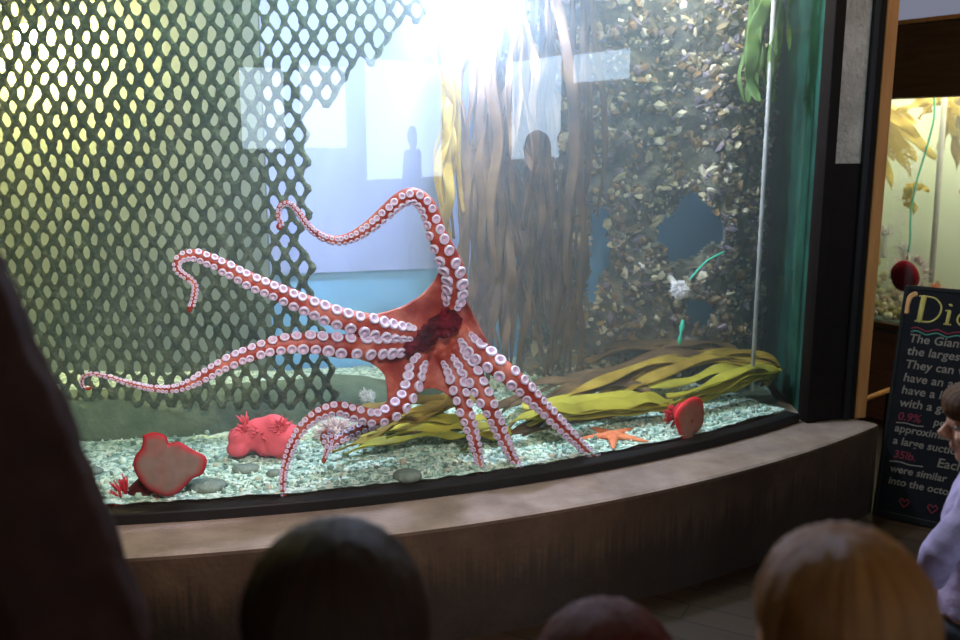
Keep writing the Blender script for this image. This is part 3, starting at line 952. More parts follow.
octo = empty('octopus', on_r(440, 335, RG - .25), 'red giant octopus spread against the aquarium glass, suckers outward', 'octopus')
bm = bmesh.new()
for k, P in PATH.items():
    tube(bm, [p for p, r in P], [r * .90 for p, r in P], seg=12)
def web(i, j, Li, Lj, scallop=.4, bulge=.02, th=.007):
    A_, B_ = PATH[i], PATH[j]
    nt, nv = 16, 14
    front, back = [], []
    for a in range(nt + 1):
        t = a / nt
        rf, rb = [], []
        for b in range(nv + 1):
            v = b / nv
            tt = t * (1 - scallop * math.sin(PI * v) ** .8)
            pa = A_[min(int(tt * Li / .006), len(A_) - 1)][0]; pb = B_[min(int(tt * Lj / .006), len(B_) - 1)][0]
            p = pa.lerp(pb, v)
            o = Vector((p.x - CX, p.y - CY, 0)).normalized()
            p = p - o * (bulge * math.sin(PI * v) * (.3 + t))
            rf.append(bm.verts.new(p + o * th)); rb.append(bm.verts.new(p - o * th))
        front.append(rf); back.append(rb)
    for a in range(nt):
        for b in range(nv):
            bm.faces.new((front[a][b], front[a][b + 1], front[a + 1][b + 1], front[a + 1][b]))
            bm.faces.new((back[a][b], back[a + 1][b], back[a + 1][b + 1], back[a][b + 1]))
        for b in (0, nv):
            bm.faces.new((front[a][b], front[a + 1][b], back[a + 1][b], back[a][b]))
    for a in (0, nt):
        for b in range(nv):
            bm.faces.new((front[a][b], front[a][b + 1], back[a][b + 1], back[a][b]))
web('A', 'H', .19, .25, .06)
web('B', 'A', .30, .26, .42)
web('C', 'B', .26, .26, .25)
web('D', 'C', .30, .44, .42)
web('F', 'D', .24, .25, .35)
web('E', 'D', .16, .16, .2)
web('F', 'E', .12, .12, .3)
web('G', 'F', .20, .18, .3)
web('H', 'G', .26, .20, .3)
cen = on_r(438, 336, RG - .03 - .185)
rad_out = Vector((cen.x - CX, cen.y - CY, 0)).normalized()
rotc = Matrix.Rotation(math.atan2(rad_out.y, rad_out.x) + PI / 2, 3, 'Z')
ell(bm, cen - rad_out * .02, (.10, .035, .085), rotc, 3)
# head and mantle behind the arm crown
vw = (cen - CAM).normalized()
ell(bm, cen + vw * .10 + Vector((.01, 0, -.01)), (.07, .09, .065), rotc, 3)
ell(bm, cen + vw * .24 + Vector((.02, 0, -.015)), (.088, .15, .085), rotc, 3)
for s in (-1, 1):
    ell(bm, cen + vw * .12 + rotc @ Vector((s * .06, 0, .045)), (.026, .026, .026), None, 2)
me = remesh(bm, .0045, 3, 'octopus_body')
body = link('body', me, None, M['octo'])
to_local(octo, body)
# mouth
bm = bmesh.new()
P0, P1 = on_r(406, 351, RG - .165), on_r(454, 319, RG - .165)
ax = (P1 - P0).normalized()
for f, w in ((.02, .018), (.14, .024), (.28, .030), (.42, .032), (.56, .036), (.70, .040), (.84, .042), (.96, .034)):
    p = P0.lerp(P1, f)
    ell(bm, p + Vector((rnd(-.004, .004), rnd(-.006, .006), rnd(-.006, .006))), (w * 1.1, w * .8, w), None, 2, .08)
ell(bm, on_r(444, 312, RG - .155), (.018, .016, .018), None, 2, .06)
ell(bm, on_r(455, 325, RG - .155), (.018, .016, .026), None, 2, .06)
me = remesh(bm, .004, 2, 'mouth')
nv = [v.normal.copy() for v in me.vertices]
for v, vn in zip(me.vertices, nv): v.co += vn * (.014 * mnoise.noise(v.co * 38) + .006 * mnoise.noise(v.co * 90))
to_local(octo, link('mouth', me, None, M['mouth']))['label'] = 'dark crimson mouth at the centre of the arms'

# suckers
def sucker_mesh():
    bm = bmesh.new()
    prof = [(.62, -.55), (.80, -.1), (1.0, .18), (1.0, .36), (.88, .46), (.70, .46), (.46, .36), (.26, .14), (.14, .05)]
    seg = 14
    rings = [[bm.verts.new((r * math.cos(2 * PI * k / seg), r * math.sin(2 * PI * k / seg), z)) for k in range(seg)] for r, z in prof]
    for i in range(len(rings) - 1):
        for k in range(seg):
            f = bm.faces.new((rings[i][k], rings[i][(k + 1) % seg], rings[i + 1][(k + 1) % seg], rings[i + 1][k]))
            f.material_index = 1 if i >= 5 else 0
    c = bm.verts.new((0, 0, -.05))
    for k in range(seg):
        bm.faces.new((rings[-1][k], rings[-1][(k + 1) % seg], c)).material_index = 1
    bm.faces.new(rings[0][::-1])
    bmesh.ops.recalc_face_normals(bm, faces=bm.faces[:])
    me = bpy.data.meshes.new('sucker'); bm.to_mesh(me); bm.free()
    for p in me.polygons: p.use_smooth = True
    me.materials.append(M['sucker_rim']); me.materials.append(M['sucker_cup'])
    return me
SM = sucker_mesh()
sk = []
for key, P in PATH.items():
    roll = math.radians(ARMS[key][4])
    s = 8; side = 1
    start = {'E': .10}.get(key, .035)
    i = int(start / .006)
    fi = float(i)
    while fi < len(P) - 4:
        i = int(fi)
        p, r = P[i]
        t = (P[min(i + 2, len(P) - 1)][0] - P[max(i - 2, 0)][0]).normalized()
        o = (CAM - p).normalized()
        o = (o * .5 + Vector((p.x - CX, p.y - CY, 0)).normalized() * .5)
        o = (o - t * o.dot(t)).normalized()
        b = t.cross(o)
        d = r * .95 * min(1, .5 + i * .006 / .16) * rnd(.90, 1.06)      # sucker diameter
        a = side * math.radians(33) + roll + rnd(-.06, .06)
        nrm = o * math.cos(a) + b * math.sin(a)
        Z = nrm; X = (t - Z * t.dot(Z)).normalized(); Y = Z.cross(X)
        Mx = Matrix(((X.x, Y.x, Z.x, 0), (X.y, Y.y, Z.y, 0), (X.z, Y.z, Z.z, 0), (0, 0, 0, 1)))
        rr = d / 2
        pos = p + nrm * (r * .86 + rr * .18)
        sk.append((rr, Matrix.Translation(pos) @ Mx @ Matrix.Diagonal((rr, rr, rr * 1.15, 1))))
        side = -side
        fi += max(d * .54, .004) / .006
sk.sort(key=lambda x: -x[0])
OI = Matrix.Translation(octo.location).inverted()
for rr, mx in sk[:100]:
    o = bpy.data.objects.new('sucker', SM); COL.objects.link(o)
    o.parent = octo
    o.matrix_local = OI @ mx
V, Fc, MI = [], [], []
base_v = [v.co.copy() for v in SM.vertices]; base_f = [(list(p.vertices), p.material_index) for p in SM.polygons]
for rr, mx in sk[100:]:
    b = len(V)
    V += [OI @ mx @ v for v in base_v]
    for f, mi in base_f:
        Fc.append([b + k for k in f]); MI.append(mi)
me = bpy.data.meshes.new('small_suckers'); me.from_pydata(V, [], Fc)
for p, mi in zip(me.polygons, MI):
    p.material_index = mi; p.use_smooth = True
o = link('small_suckers', me, octo, [M['sucker_rim'], M['sucker_cup']]); o['kind'] = 'stuff'

# ------------------------------------------------------------------ anemones
def disc_on_glass(outline, off=.034, thick=.028, name='pedal_disc', centre_c=(.27, .19, .155), edge_c=(.50, .014, .03), rim=.74):
    """fleshy disc pressed against the glass: outline in image points, true thickness"""
    P = [on_r(x, y, RG - off) for x, y in [(a, b) for a, b in spline(list(outline) + [outline[0]], 5)][:-1]]
    c = sum(P, Vector()) / len(P)
    o = Vector((c.x - CX, c.y - CY, 0)).normalized()
    bm = bmesh.new()
    rings = []; cols = []
    for f, h in ((.06, .0), (.3, .0), (.55, .0), (.75, .001), (.88, .002), (.97, .007), (1.0, thick * .45), (.95, thick * .8), (.8, thick * 1.1), (.4, thick * 1.3)):
        ring = []
        for p in P:
            q_ = c + (p - c) * f
            o2 = Vector((q_.x - CX, q_.y - CY, 0)).normalized()
            q_ = Vector((CX + o2.x * (RG - off), CY + o2.y * (RG - off), q_.z)) - o2 * h
            q_ += o2 * 0
            ring.append(bm.verts.new(q_))
            k = min(1, max(0, (f - rim) / (1 - rim)))
            k = k + .22 * max(0, (q_.z - c.z) / .08) * (1 if f > .3 else 0)
            k = min(1, max(0, k + .25 * mnoise.noise(q_ * 25)))
            if h > .006: k = 1
            cols.append(tuple(a + (b - a) * k for a, b in zip(centre_c, edge_c)))
        rings.append(ring)
    n = len(P)
    for a, b in zip(rings, rings[1:]):
        for k in range(n):
            bm.faces.new((a[k], a[(k + 1) % n], b[(k + 1) % n], b[k]))
    bm.faces.new(rings[-1]); bm.faces.new(rings[0])
    bm.verts.index_update()
    me = bpy.data.meshes.new(name)
    bmesh.ops.recalc_face_normals(bm, faces=bm.faces[:])
    bm.to_mesh(me); bm.free()
    paint(me, cols)
    for p in me.polygons: p.use_smooth = True
    return me, c, o

def tentacles(bm, c, direc, n, L, r, spread=1.2, start=.03):
    d0 = Vector(direc).normalized(); s, b = frame_of(d0)
    for i in range(n):
        a = rnd(0, 2 * PI); e = spread * math.sqrt(random.random())
        d = (d0 * math.cos(e) + (s * math.cos(a) + b * math.sin(a)) * math.sin(e)).normalized()
        p = Vector(c) + d * start
        l = L * rnd(.7, 1.15)
        k = Vector((rnd(-1, 1), rnd(-1, 1), rnd(-.6, 1))) * l * .25
        tube(bm, [p, p + d * l * .5 + k * .5, p + d * l + k], [r, r * .8, r * .35], seg=5)

out1 = [(142.1, 436.5), (152.5, 433.3), (164.2, 436.5), (168, 444.3), (178.5, 443), (194.2, 452), (204.6, 457.3), (206.4, 465), (202, 475.5), (191.6, 480.7), (178.5, 493.8), (165.5, 497.7), (149.9, 492.4), (138.2, 480.7), (132.4, 467.7), (134.3, 457.3), (140.8, 448.2)]
me, c, o_ = disc_on_glass(out1)
an = empty('red_anemone', (c.x, c.y, gz(c.x, c.y)), 'large red anemone with its broad foot stuck to the glass at lower left', 'anemone')
to_local(an, link('pedal_disc', me, None, M['disc']))['label'] = 'tan centred foot with crimson rim pressed on the glass'
bm = bmesh.new()
e1 = on_r(134, 503, RG - .13)
tube(bm, [c - o_ * .068 + Vector((0, 0, -.03)), c - o_ * .10 + Vector((-.03, 0, -.075)), e1], [.055, .05, .05], seg=14)
ell(bm, e1, (.06, .05, .035), None, 2)
to_local(an, obj('column', bm, M['dark_red']))
bm = bmesh.new(); tentacles(bm, e1 + Vector((-.012, -.005, 0)), (-.85, -.25, .2), 90, .045, .0045, 1.3, .045)
tentacles(bm, e1 + Vector((.06, .0, .01)), (.9, -.1, .1), 24, .035, .0045, 1.0, .04)
to_local(an, obj('tentacles', bm, M['crimson']))

out2 = [(677, 418.3), (680, 409.6), (688.7, 400.8), (697.4, 397.3), (703.8, 400.8), (705.6, 412.5), (704.7, 424.1), (700.3, 431.4), (694.5, 434.3), (693, 441.6), (685.8, 442.2), (680, 430)]
me, c, o_ = disc_on_glass(out2, centre_c=(.40, .20, .14), edge_c=(.70, .03, .04))
an = empty('red_anemone', (c.x, c.y, gz(c.x, c.y)), 'small red anemone with tan foot stuck to the glass at lower right', 'anemone')
to_local(an, link('pedal_disc', me, None, M['disc']))['label'] = 'tan foot with bright red edge pressed on the glass'
bm = bmesh.new(); tube(bm, [c - o_ * .02, c - o_ * .06 + Vector((.01, 0, .01)), c - o_ * .09 + Vector((.01, 0, .015))], [.04, .035, .038], seg=12)
to_local(an, obj('column', bm, M['crimson']))
bm = bmesh.new(); tentacles(bm, c - o_ * .08, -o_, 40, .03, .004, 1.2, .03); to_local(an, obj('tentacles', bm, M['crimson']))

# pink mound at the back left
p = on_z(266, 447, .50)
an = empty('pink_anemone', p, 'blurred pink red anemone mound on the gravel in front of the net', 'anemone')
bm = bmesh.new()
for _ in range(26):
    ell(bm, (rnd(-.105, .105), rnd(-.04, .04), rnd(.0, .06)), (rnd(.03, .05), rnd(.03, .045), rnd(.03, .05)), None, 2, .05)
ell(bm, (0, 0, .05), (.10, .05, .065), None, 2)
ell(bm, (.03, 0, .085), (.05, .04, .04), None, 2)
me = remesh(bm, .008, 2, 'mound'); link('column', me, an, M['pink_an'])
bm = bmesh.new()
for _ in range(7): tentacles(bm, (rnd(-.09, .09), rnd(-.03, 0), rnd(.05, .09)), (0, -.3, 1), 14, .03, .005, 1.3, .015)
obj('tentacles', bm, M['pink_an'], an)

def plume(px, py, Y, r, label, m, n=150, L=None, flat=1.0, stalk=(0, .05, -.06)):
    p = on_y(px, py, Y)
    an = empty('plumose_anemone', p, label, 'anemone')
    bm = bmesh.new(); ell(bm, (0, 0, 0), (r * .62, r * .62, r * .5 * flat), None, 2, .06)
    tube(bm, [(0, 0, 0), Vector(stalk) * .5, Vector(stalk)], [r * .35, r * .3, r * .36], seg=8)
    obj('column', bm, m, an)
    bm = bmesh.new(); tentacles(bm, (0, 0, 0), (0, -.6, .8), n, L or r * .55, r * .06, 2.4, r * .5)
    if flat != 1:
        for v in bm.verts: v.co.z *= flat
    obj('tentacles', bm, m, an)
    return an
plume(680, 290, 4.05, .045, 'round white anemone hanging on the rock wall at the end of the green cord', M['white_an'], n=420, L=.02, stalk=(.0, .22, .02))
plume(367, 397, 3.75, .035, 'small white anemone behind the lower left octopus arm', M['white_an'], stalk=(0, .05, -.22))
plume(337, 432, 3.42, .085, 'frilly pinkish white anemone behind the hooked octopus arm', M['pinkwhite'], n=240, L=.05, flat=.62, stalk=(0, .02, -.10))
plume(543, 466, 3.30, .028, 'small pink anemone on the gravel right of the octopus arms', M['pinkwhite'], n=60, flat=.7, stalk=(0, .0, -.04))
plume(643, 266, 4.15, .014, 'tiny white anemone on the rock wall left of the white ball', M['white_an'], n=30, stalk=(0, .1, 0))

# green cord
a_, b_ = on_y(690, 279, 4.06), on_y(724, 252, 4.14)
bm = bmesh.new(); tube(bm, [tuple(v) for v in spline([tuple(a_), tuple(a_.lerp(b_, .5) + Vector((-.008, -.01, .018))), tuple(b_)], 8)], .0045, seg=8)
tag(obj('mooring_line', bm, M['green_tube']), 'short green cord running from the white anemone up the rock wall', 'cord')
a_, b_ = on_y(683, 320, 4.06), on_y(679, 345, 4.06)
bm = bmesh.new(); tube(bm, [a_, a_.lerp(b_, .3), a_.lerp(b_, .55), a_.lerp(b_, .8), b_], [.006, .012, .004, .012, .004], seg=8)
tag(obj('green_float', bm, M['green_tube']), 'little green floats hanging below the round white anemone', 'float')
# clear standpipe in the right of the tank
bm = bmesh.new(); tube(bm, [Vector((1.21, 4.02, .50)), Vector((1.21, 4.02, 2.68))], .010, seg=10)
tag(obj('standpipe', bm, M['white_pvc']), 'thin pale vertical pipe in front of the rock wall at right', 'pipe')

# orange sea star on the gravel
p = on_z(638, 449, .455); R_ = math.hypot(p.x - CX, p.y - CY); p.x = CX + (p.x - CX) * (RG - .155) / R_; p.y = CY + (p.y - CY) * (RG - .155) / R_
bm = bmesh.new()
for k in range(5):
    a = k * 2 * PI / 5 + .2 + PI
    d = Vector((math.cos(a), math.sin(a), 0))
    tube(bm, [(0, 0, .012), tuple(d * .055 + Vector((0, 0, .012))), tuple(d * .10 + Vector((0, 0, .008))), tuple(d * .145 + Vector((0, 0, .004)))], [.026, .019, .013, .006], seg=8)
me = remesh(bm, .005, 3, 'sea_star')
o = link('sea_star', me, None, M['star']); o.location = (p.x, p.y, gz(p.x, p.y)); o.scale = (1, 1, .7)
tag(o, 'orange sea star on the gravel beyond the rightmost octopus arm', 'sea star')

# lamps in the tank
def lamp(p, r, col, strength, label, cap_dir=(0, 0, 1)):
    root = empty('tank_lamp', p, label, 'lamp')
    bm = bmesh.new(); ell(bm, (0, 0, 0), (r, r, r), None, 3)
    obj('bulb', bm, emit('bulb_light', col, strength), root)
    bm = bmesh.new()
    loft(bm, [((0, 0, r * .7), r * 1.1, r * 1.1), ((0, 0, r * 1.6), r * .7, r * .7), ((0, 0, r * 2.4), r * .4, r * .4)], 16)
    tube(bm, [(0, 0, r * 2.3), (0, 0, 2.80 - p[2])], .012, seg=8)
    obj('housing', bm, M['darkframe'], root)
lamp(on_y(30, 34, 4.10), .05, (1.0, .78, .28), 1300, 'yellowish underwater lamp behind the net at upper left')
lamp(on_y(470, -12, 3.62), .06, (.58, .66, 1.0), 980, 'blue white underwater lamp at the top middle of the aquarium')

def area(name, loc, target, size, sy, energy, col, spread=PI):
    l = bpy.data.lights.new(name, 'AREA'); l.shape = 'RECTANGLE'; l.size = size; l.size_y = sy; l.energy = energy; l.color = col; l.spread = spread
    o = bpy.data.objects.new(name, l); COL.objects.link(o); o.location = loc
    o.rotation_euler = (Vector(target) - Vector(loc)).to_track_quat('-Z', 'Y').to_euler()
    return o
def spot(name, loc, target, energy, col, size=60, blend=.6, r=.05):
    l = bpy.data.lights.new(name, 'SPOT'); l.energy = energy; l.color = col; l.spot_size = math.radians(size); l.spot_blend = blend; l.shadow_soft_size = r
    o = bpy.data.objects.new(name, l); COL.objects.link(o); o.location = loc
    o.rotation_euler = (Vector(target) - Vector(loc)).to_track_quat('-Z', 'Y').to_euler()
    return o
area('unseen_top_light', (-.3, 3.25, 2.68), (-.3, 3.35, .5), 1.6, .12, 24, (.66, .97, .86))  # out-of-view light, added to light the octopus from above
area('unseen_top_light', (.95, 3.95, 2.68), (.9, 4.0, .5), .7, .15, 16, (.95, .98, .88))
area('unseen_top_light', (.75, 4.72, 2.68), (.75, 4.75, .5), .8, .12, 12, (.6, .8, 1.0))  # added out of view to brighten the wall behind the rock holes
spot('unseen_spot', (.15, .62, 2.55), (-.28, 3.05, 1.02), 210, (1.0, .90, .88), 50, .8, .05)  # unseen spot, added to light the octopus from the front
spot('unseen_spot', (-.35, .75, 2.55), (-1.05, 2.9, .70), 130, (1.0, .84, .76), 26, .7, .05)  # unseen spot, added to brighten the anemone foot at lower left
# dim warm ceiling lamps of the hall
def point(loc, e, c, r=.12):
    l = bpy.data.lights.new('ceiling_lamp', 'POINT'); l.energy = e; l.color = c; l.shadow_soft_size = r
    o = bpy.data.objects.new('ceiling_lamp', l); COL.objects.link(o); o.location = loc
point((2.7, 2.9, 3.0), 16, (1.0, .55, .22))
point((-2.5, -1.5, 3.0), 10, (1.0, .60, .30))
spot('unseen_spot', (1.2, -.6, 3.2), (.42, .9, 1.15), 12, (1.0, .55, .22), 34, .8, .06)

# ------------------------------------------------------------------ second aquarium, beam, wall behind
T0 = Vector((2.316, 5.243, 0)); tx = Vector((.55, -.835, 0)).normalized(); ty = Vector((.835, .55, 0)).normalized()
def t2(s, d, z): return T0 + tx * s + ty * d + Vector((0, 0, z))
TM = Matrix(((tx.x, ty.x, 0, T0.x), (tx.y, ty.y, 0, T0.y), (0, 0, 1, 0), (0, 0, 0, 1)))
def tbox(name, lo, hi, m, parent=None, bev=0):
    bm = bmesh.new(); box(bm, lo, hi)
    if bev: bevel_all(bm, bev, 1)
    bmesh.ops.transform(bm, matrix=TM, verts=bm.verts[:])
    o = obj(name, bm, m, smooth=False)
    if parent is not None: to_local(parent, o)
    return o
S0, S1, DP = -.75, 1.45, .75
aq2 = empty('aquarium', t2(.3, 0, .52), 'smaller bright yellow green aquarium behind the chalkboard', 'aquarium')
M['tank2_back'] = noisy('pale_green_back', [(0.3, (0.62, 0.72, 0.50)), (0.7, (0.74, 0.82, 0.62))], scale=2, rough=0.9, bump=0)
tbox('back_wall', (S0, DP, .56), (S1, DP + .03, 2.2), M['tank2_back'], aq2)
tbox('side_wall', (S0 - .03, 0, .56), (S0, DP, 2.2), M['tank2_back'], aq2)
tbox('side_wall', (S1, 0, .56), (S1 + .03, DP, 2.2), M['tank2_back'], aq2)
tbox('base_slab', (S0, 0, .52), (S1, DP, .575), M['stone'], aq2)
tbox('sill', (S0, -.04, .535), (S1, .012, .572), M['brown_wood'], aq2, .004)
o = tbox('front_glass', (S0, 0.0, .575), (S1, .012, 1.84), M['glass'], aq2)
M['water2'] = water_mat('pale_water', (0.95, 1.0, 0.9), 0.5, 0.2)
tag(tbox('water', (S0 + .002, .014, .577), (S1 - .002, DP - .002, 2.05), M['water2']), 'pale greenish water in the smaller aquarium behind the chalkboard', 'water', kind='stuff')
tag(tbox('lintel_beam', (S0 - .1, -.06, 1.815), (S1 + 2.2, .06, 2.20), M['brown_wood'], None, .004), 'dark brown wooden beam above the smaller aquarium', 'beam')
tag(tbox('beam_cap', (S0 - .1, -.075, 2.201), (S1 + 2.2, .07, 2.222), M['orange_wood']), 'thin orange wood strip along the top of the brown beam', 'trim')
struct(tbox('wall_panel', (S0, -.01, 0), (S1 + 2.2, .10, .515), M['red_wood']))
tag(tbox('wall_panel_right', (S1 + .035, -.01, .52), (S1 + 2.2, .10, 1.81), M['red_wood']), kind='structure')
# window over the beam
M['dull_pane'] = emit('dull_daylight_pane', (.36, .38, .50), .42)
w = empty('window_6', t2(.3, .05, 2.23)); w['kind'] = 'structure'
tbox('pane', (S0, .03, 2.23), (S1 + .8, .04, 3.3), M['dull_pane'], w)
for a in (-.72, .28, 1.3):
    tbox('mullion', (a, 0.0, 2.225), (a + .15, .07, 3.3), M['darkframe'], w)
struct(tbox('wall_upper', (S1 + .8, .0, 2.225), (S1 + 2.2, .10, ZC), M['wall']))
a_ = area('tank_hood_light', t2(.3, .30, 2.12), t2(.3, .36, .6), 1.8, .4, 24, (1.0, .97, .75))
tbox('unseen_lid', (S0, .07, 2.17), (S1, DP, 2.20), M['darkframe'], aq2)
# contents
def tk(s, d, z): return t2(s, d, z)
items = []
pal = [(.30, .28, .10), (.45, .40, .16), (.20, .20, .10), (.55, .42, .30), (.38, .26, .20), (.62, .58, .40)]
for _ in range(900):
    s_, d_ = rnd(S0 + .05, S1 - .05), rnd(.06, .7)
    hz = .03 + .22 * max(0, d_ - .1) + .06 * mnoise.noise(Vector((s_ * 4, d_ * 4, 0)))
    r_ = rnd(.012, .035)
    items.append((tk(s_, d_, .58 + random.random() * max(.02, hz)), (r_, r_, r_ * rnd(.6, 1.2)), rot_r(), random.choice(pal)))
tag(blobs('reef_growth', items, M['crust']), 'olive and tan anemones and rubble on the bottom of the smaller aquarium', 'reef', kind='stuff')
def ray2(px, py, d):          # point of the smaller tank at depth d behind its glass
    dr = ray(px, py); n_ = ty
    return CAM + dr * ((T0 + ty * d - CAM).dot(n_) / dr.dot(n_))
def yellow_kelp(s_, d_, z, dirs, label, m=None, wid=.10):
    root = empty('yellow_kelp', ray2(*d_), label, 'kelp')
    for (ds, dz, dd) in dirs:
        L = 1.0
        v = tx * ds + ty * dd + Vector((0, 0, dz))
        path = [(0, 0, 0), tuple(v * .35 + Vector((0, 0, .02))), tuple(v * .7 + Vector((0, 0, .015))), tuple(v)]
        bm = bmesh.new(); blade_mesh(bm, path, wid * rnd(.8, 1.2), .02, side=(ty * .3 + Vector((0, 0, 1))).normalized() if abs(dz) < abs(ds) else tx.copy(), phase=rnd(0, 6))
        obj('blade', bm, m or M['kelp_yellow'], root)
    bm = bmesh.new(); ell(bm, (0, 0, 0), (.02, .02, .03), None, 2); obj('holdfast', bm, M['kelp_yellow'], root)
yellow_kelp(None, (870, 104, .3), 0, [(.34, -.20, .0), (.30, -.34, .05), (.20, -.50, -.02), (.12, -.34, .1), (.26, -.12, .08), (.06, -.55, .1), (.36, -.32, .15), (.24, -.44, .12), (.02, -.62, .0)], 'bright yellow kelp spreading along the left of the smaller aquarium', wid=.07)
yellow_kelp(None, (941, 100, .3), 0, [(-.26, -.06, .0), (-.16, -.10, .05), (.1, -.1, .05), (.05, -.2, .1)], 'yellow kelp sprig under the beam beside the green hose', wid=.06)
yellow_kelp(None, (955, 98, .4), 0, [(.1, -.3, 0), (.02, -.40, .05), (-.06, -.3, 0), (.14, -.2, .1), (.0, -.22, 0)], 'golden kelp hanging behind the white pole', M['kelp'], .06)
yellow_kelp(None, (908, 190, .24), 0, [(.06, .02, 0), (.12, .0, .02), (.0, -.1, .0), (-.04, -.06, .05), (.05, -.14, 0)], 'small yellow kelp tuft halfway down the green hose', wid=.04)
pts = [ray2(x, y, .2) for x, y in ((934, 96), (934, 118), (926, 150), (917, 180), (911, 210), (910, 240), (907, 258))]
bm = bmesh.new(); tube(bm, [Vector(v) for v in spline([tuple(v) for v in pts], 6)], .006, seg=8)
tag(obj('green_hose', bm, M['green_tube']), 'thin green hose curving down inside the smaller aquarium', 'hose')
bm = bmesh.new(); tube(bm, [ray2(945, 92, .28), ray2(931, 282, .28)], .016, seg=10)
tag(obj('white_pole', bm, M['white_pvc']), 'upright white pole inside the smaller aquarium', 'pole')
c = ray2(905, 276, .05)
an = empty('red_anemone', c, 'round deep crimson anemone on the glass of the smaller aquarium', 'anemone')
bm = bmesh.new(); ell(bm, (0, 0, 0), (.088, .03, .088), Matrix.Rotation(math.atan2(tx.y, tx.x), 3, 'Z'), 3, .0)
for v in bm.verts: v.co *= 1 + .12 * mnoise.noise(v.co * 12)
M['deep_crimson'] = plain('deep_crimson', (.30, .006, .02), rough=.9, spec=.05)
obj('column', bm, M['deep_crimson'], an)
bm = bmesh.new()
tentacles(bm, ty * .02 + Vector((.01, 0, .01)), ty, 120, .035, .004, 1.75, .085); obj('tentacles', bm, M['pinkwhite'], an)
def plume2(px, py, d, r, label, m):
    p = ray2(px, py, d)
    an = empty('plumose_anemone', p, label, 'anemone')
    bm = bmesh.new(); ell(bm, (0, 0, 0), (r * .6, r * .6, r * .6), None, 2); tube(bm, [(0, 0, 0), (0, 0, -r * 1.5), (0, 0, -r * 3)], [r * .4, r * .35, r * .45], seg=8); obj('column', bm, m, an)
    bm = bmesh.new(); tentacles(bm, (0, 0, 0), (0, 0, 1), 90, r * .6, r * .07, 1.9, r * .5); obj('tentacles', bm, m, an)
plume2(885, 232, .35, .05, 'cream plumose anemone at the left of the smaller aquarium', M['white_an'])
plume2(904, 250, .30, .045, 'white anemone at the foot of the green hose', M['white_an'])
plume2(879, 245, .38, .04, 'yellowish plumose anemone at the edge of the smaller aquarium', M['kelp_yellow'])
plume2(935, 290, .18, .04, 'orange anemone above the chalkboard corner', M['star'])
plume2(947, 292, .18, .03, 'pale anemone above the letters on the chalkboard', M['pinkwhite'])
# column of bubbles: white frothy stream at the left
items = []
for _ in range(420):
    z = rnd(.75, 1.55); f = (z - .75) / .8
    b_ = ray2(890 + 8 * f, 300, .28)
    items.append((Vector((b_.x, b_.y, z)) + tx * random.gauss(0, .025 + .02 * f) + ty * random.gauss(0, .03), (.004, .004, .004), rot_r(), (.9, .92, .88)))
tag(blobs('bubbles', items, M['pebble']), 'stream of air bubbles rising at the left of the smaller aquarium', 'bubbles', kind='stuff')

# low blue crate and handrail in the gap by the kerb
p = on_z(888, 364, .30)
bm = bmesh.new(); loft(bm, [((0, 0, -.06), .10, .08), ((0, 0, -.02), .15, .12), ((0, 0, .02), .155, .125), ((0, 0, .03), .14, .11)], 20)
o = obj('stool_seat', bm, M['blue_plastic'])
st = empty('stool', (p.x + .02, p.y + .35, 0), 'low stool with a blue seat between kerb and chalkboard', 'stool')
o.parent = st; o.name = 'seat'; o.location = (0, 0, .34)
for k in range(3):
    a = k * 2.1
    bm = bmesh.new(); tube(bm, [(.09 * math.cos(a), .07 * math.sin(a), .29), (.12 * math.cos(a), .1 * math.sin(a), 0.012)], .012, seg=8); obj('leg', bm, M['darkframe'], st)
a_, b_ = on_y(857, 402, 4.28), on_y(892, 389, 4.75)
rl = empty('handrail', (b_.x, b_.y, 0), 'pale wooden handrail running back past the kerb end', 'handrail')
bm = bmesh.new(); tube(bm, [a_, b_], .013, seg=10); to_local(rl, obj('rail', bm, M['orange_wood']))
for q_ in (a_.lerp(b_, .1), a_.lerp(b_, .9)):
    bm = bmesh.new(); tube(bm, [q_ + Vector((0, 0, -.01)), Vector((q_.x, q_.y, .013))], .013, seg=8); to_local(rl, obj('post', bm, M['darkframe']))

# ------------------------------------------------------------------ chalkboard
BB = Vector((1.695, 3.80, 0))
bx_ = Vector((.80, -.60, 0)).normalized(); bn = Vector((-.60, -.80, 0)).normalized()     # along the board, towards the viewer
up = Vector((.035, .10, 1.0)).normalized(); up = (up - bx_ * up.dot(bx_)).normalized()
up = (up + bx_ * .03).normalized()
bz = bx_.cross(up).normalized()
if bz.dot(bn) < 0: bz = -bz
BM = Matrix(((bx_.x, up.x, bz.x, BB.x), (bx_.y, up.y, bz.y, BB.y), (bx_.z, up.z, bz.z, BB.z + .004), (0, 0, 0, 1)))
cb = empty('chalkboard_sign', BB, 'black chalkboard sign headed Did, standing on the floor beyond the kerb', 'sign')
BW, BHt = .64, 1.0
def bbox(name, lo, hi, m, bev=.003):
    bm = bmesh.new(); box(bm, lo, hi); bevel_all(bm, bev, 1)
    bmesh.ops.transform(bm, matrix=BM, verts=bm.verts[:])
    return to_local(cb, obj(name, bm, m, smooth=False))
bbox('board', (0.01, .01, -.02), (BW - .01, BHt - .01, 0), M['board'])
bbox('frame', (0, 0, -.024), (.016, BHt, .004), M['board_frame']); bbox('frame', (BW - .016, 0, -.024), (BW, BHt, .004), M['board_frame'])
bbox('frame', (.016, BHt - .016, -.024), (BW - .016, BHt, .004), M['board_frame']); bbox('frame', (.016, 0, -.024), (BW - .016, .03, .004), M['board_frame'])
bm = bmesh.new()
for s_ in (.05, BW - .05):
    tp, ft = BM @ Vector((s_, BHt - .05, -.03)), BM @ Vector((s_, 0, -.03)) - bz * .34
    ft.z = .02
    tube(bm, [tp, ft], .014, seg=8)
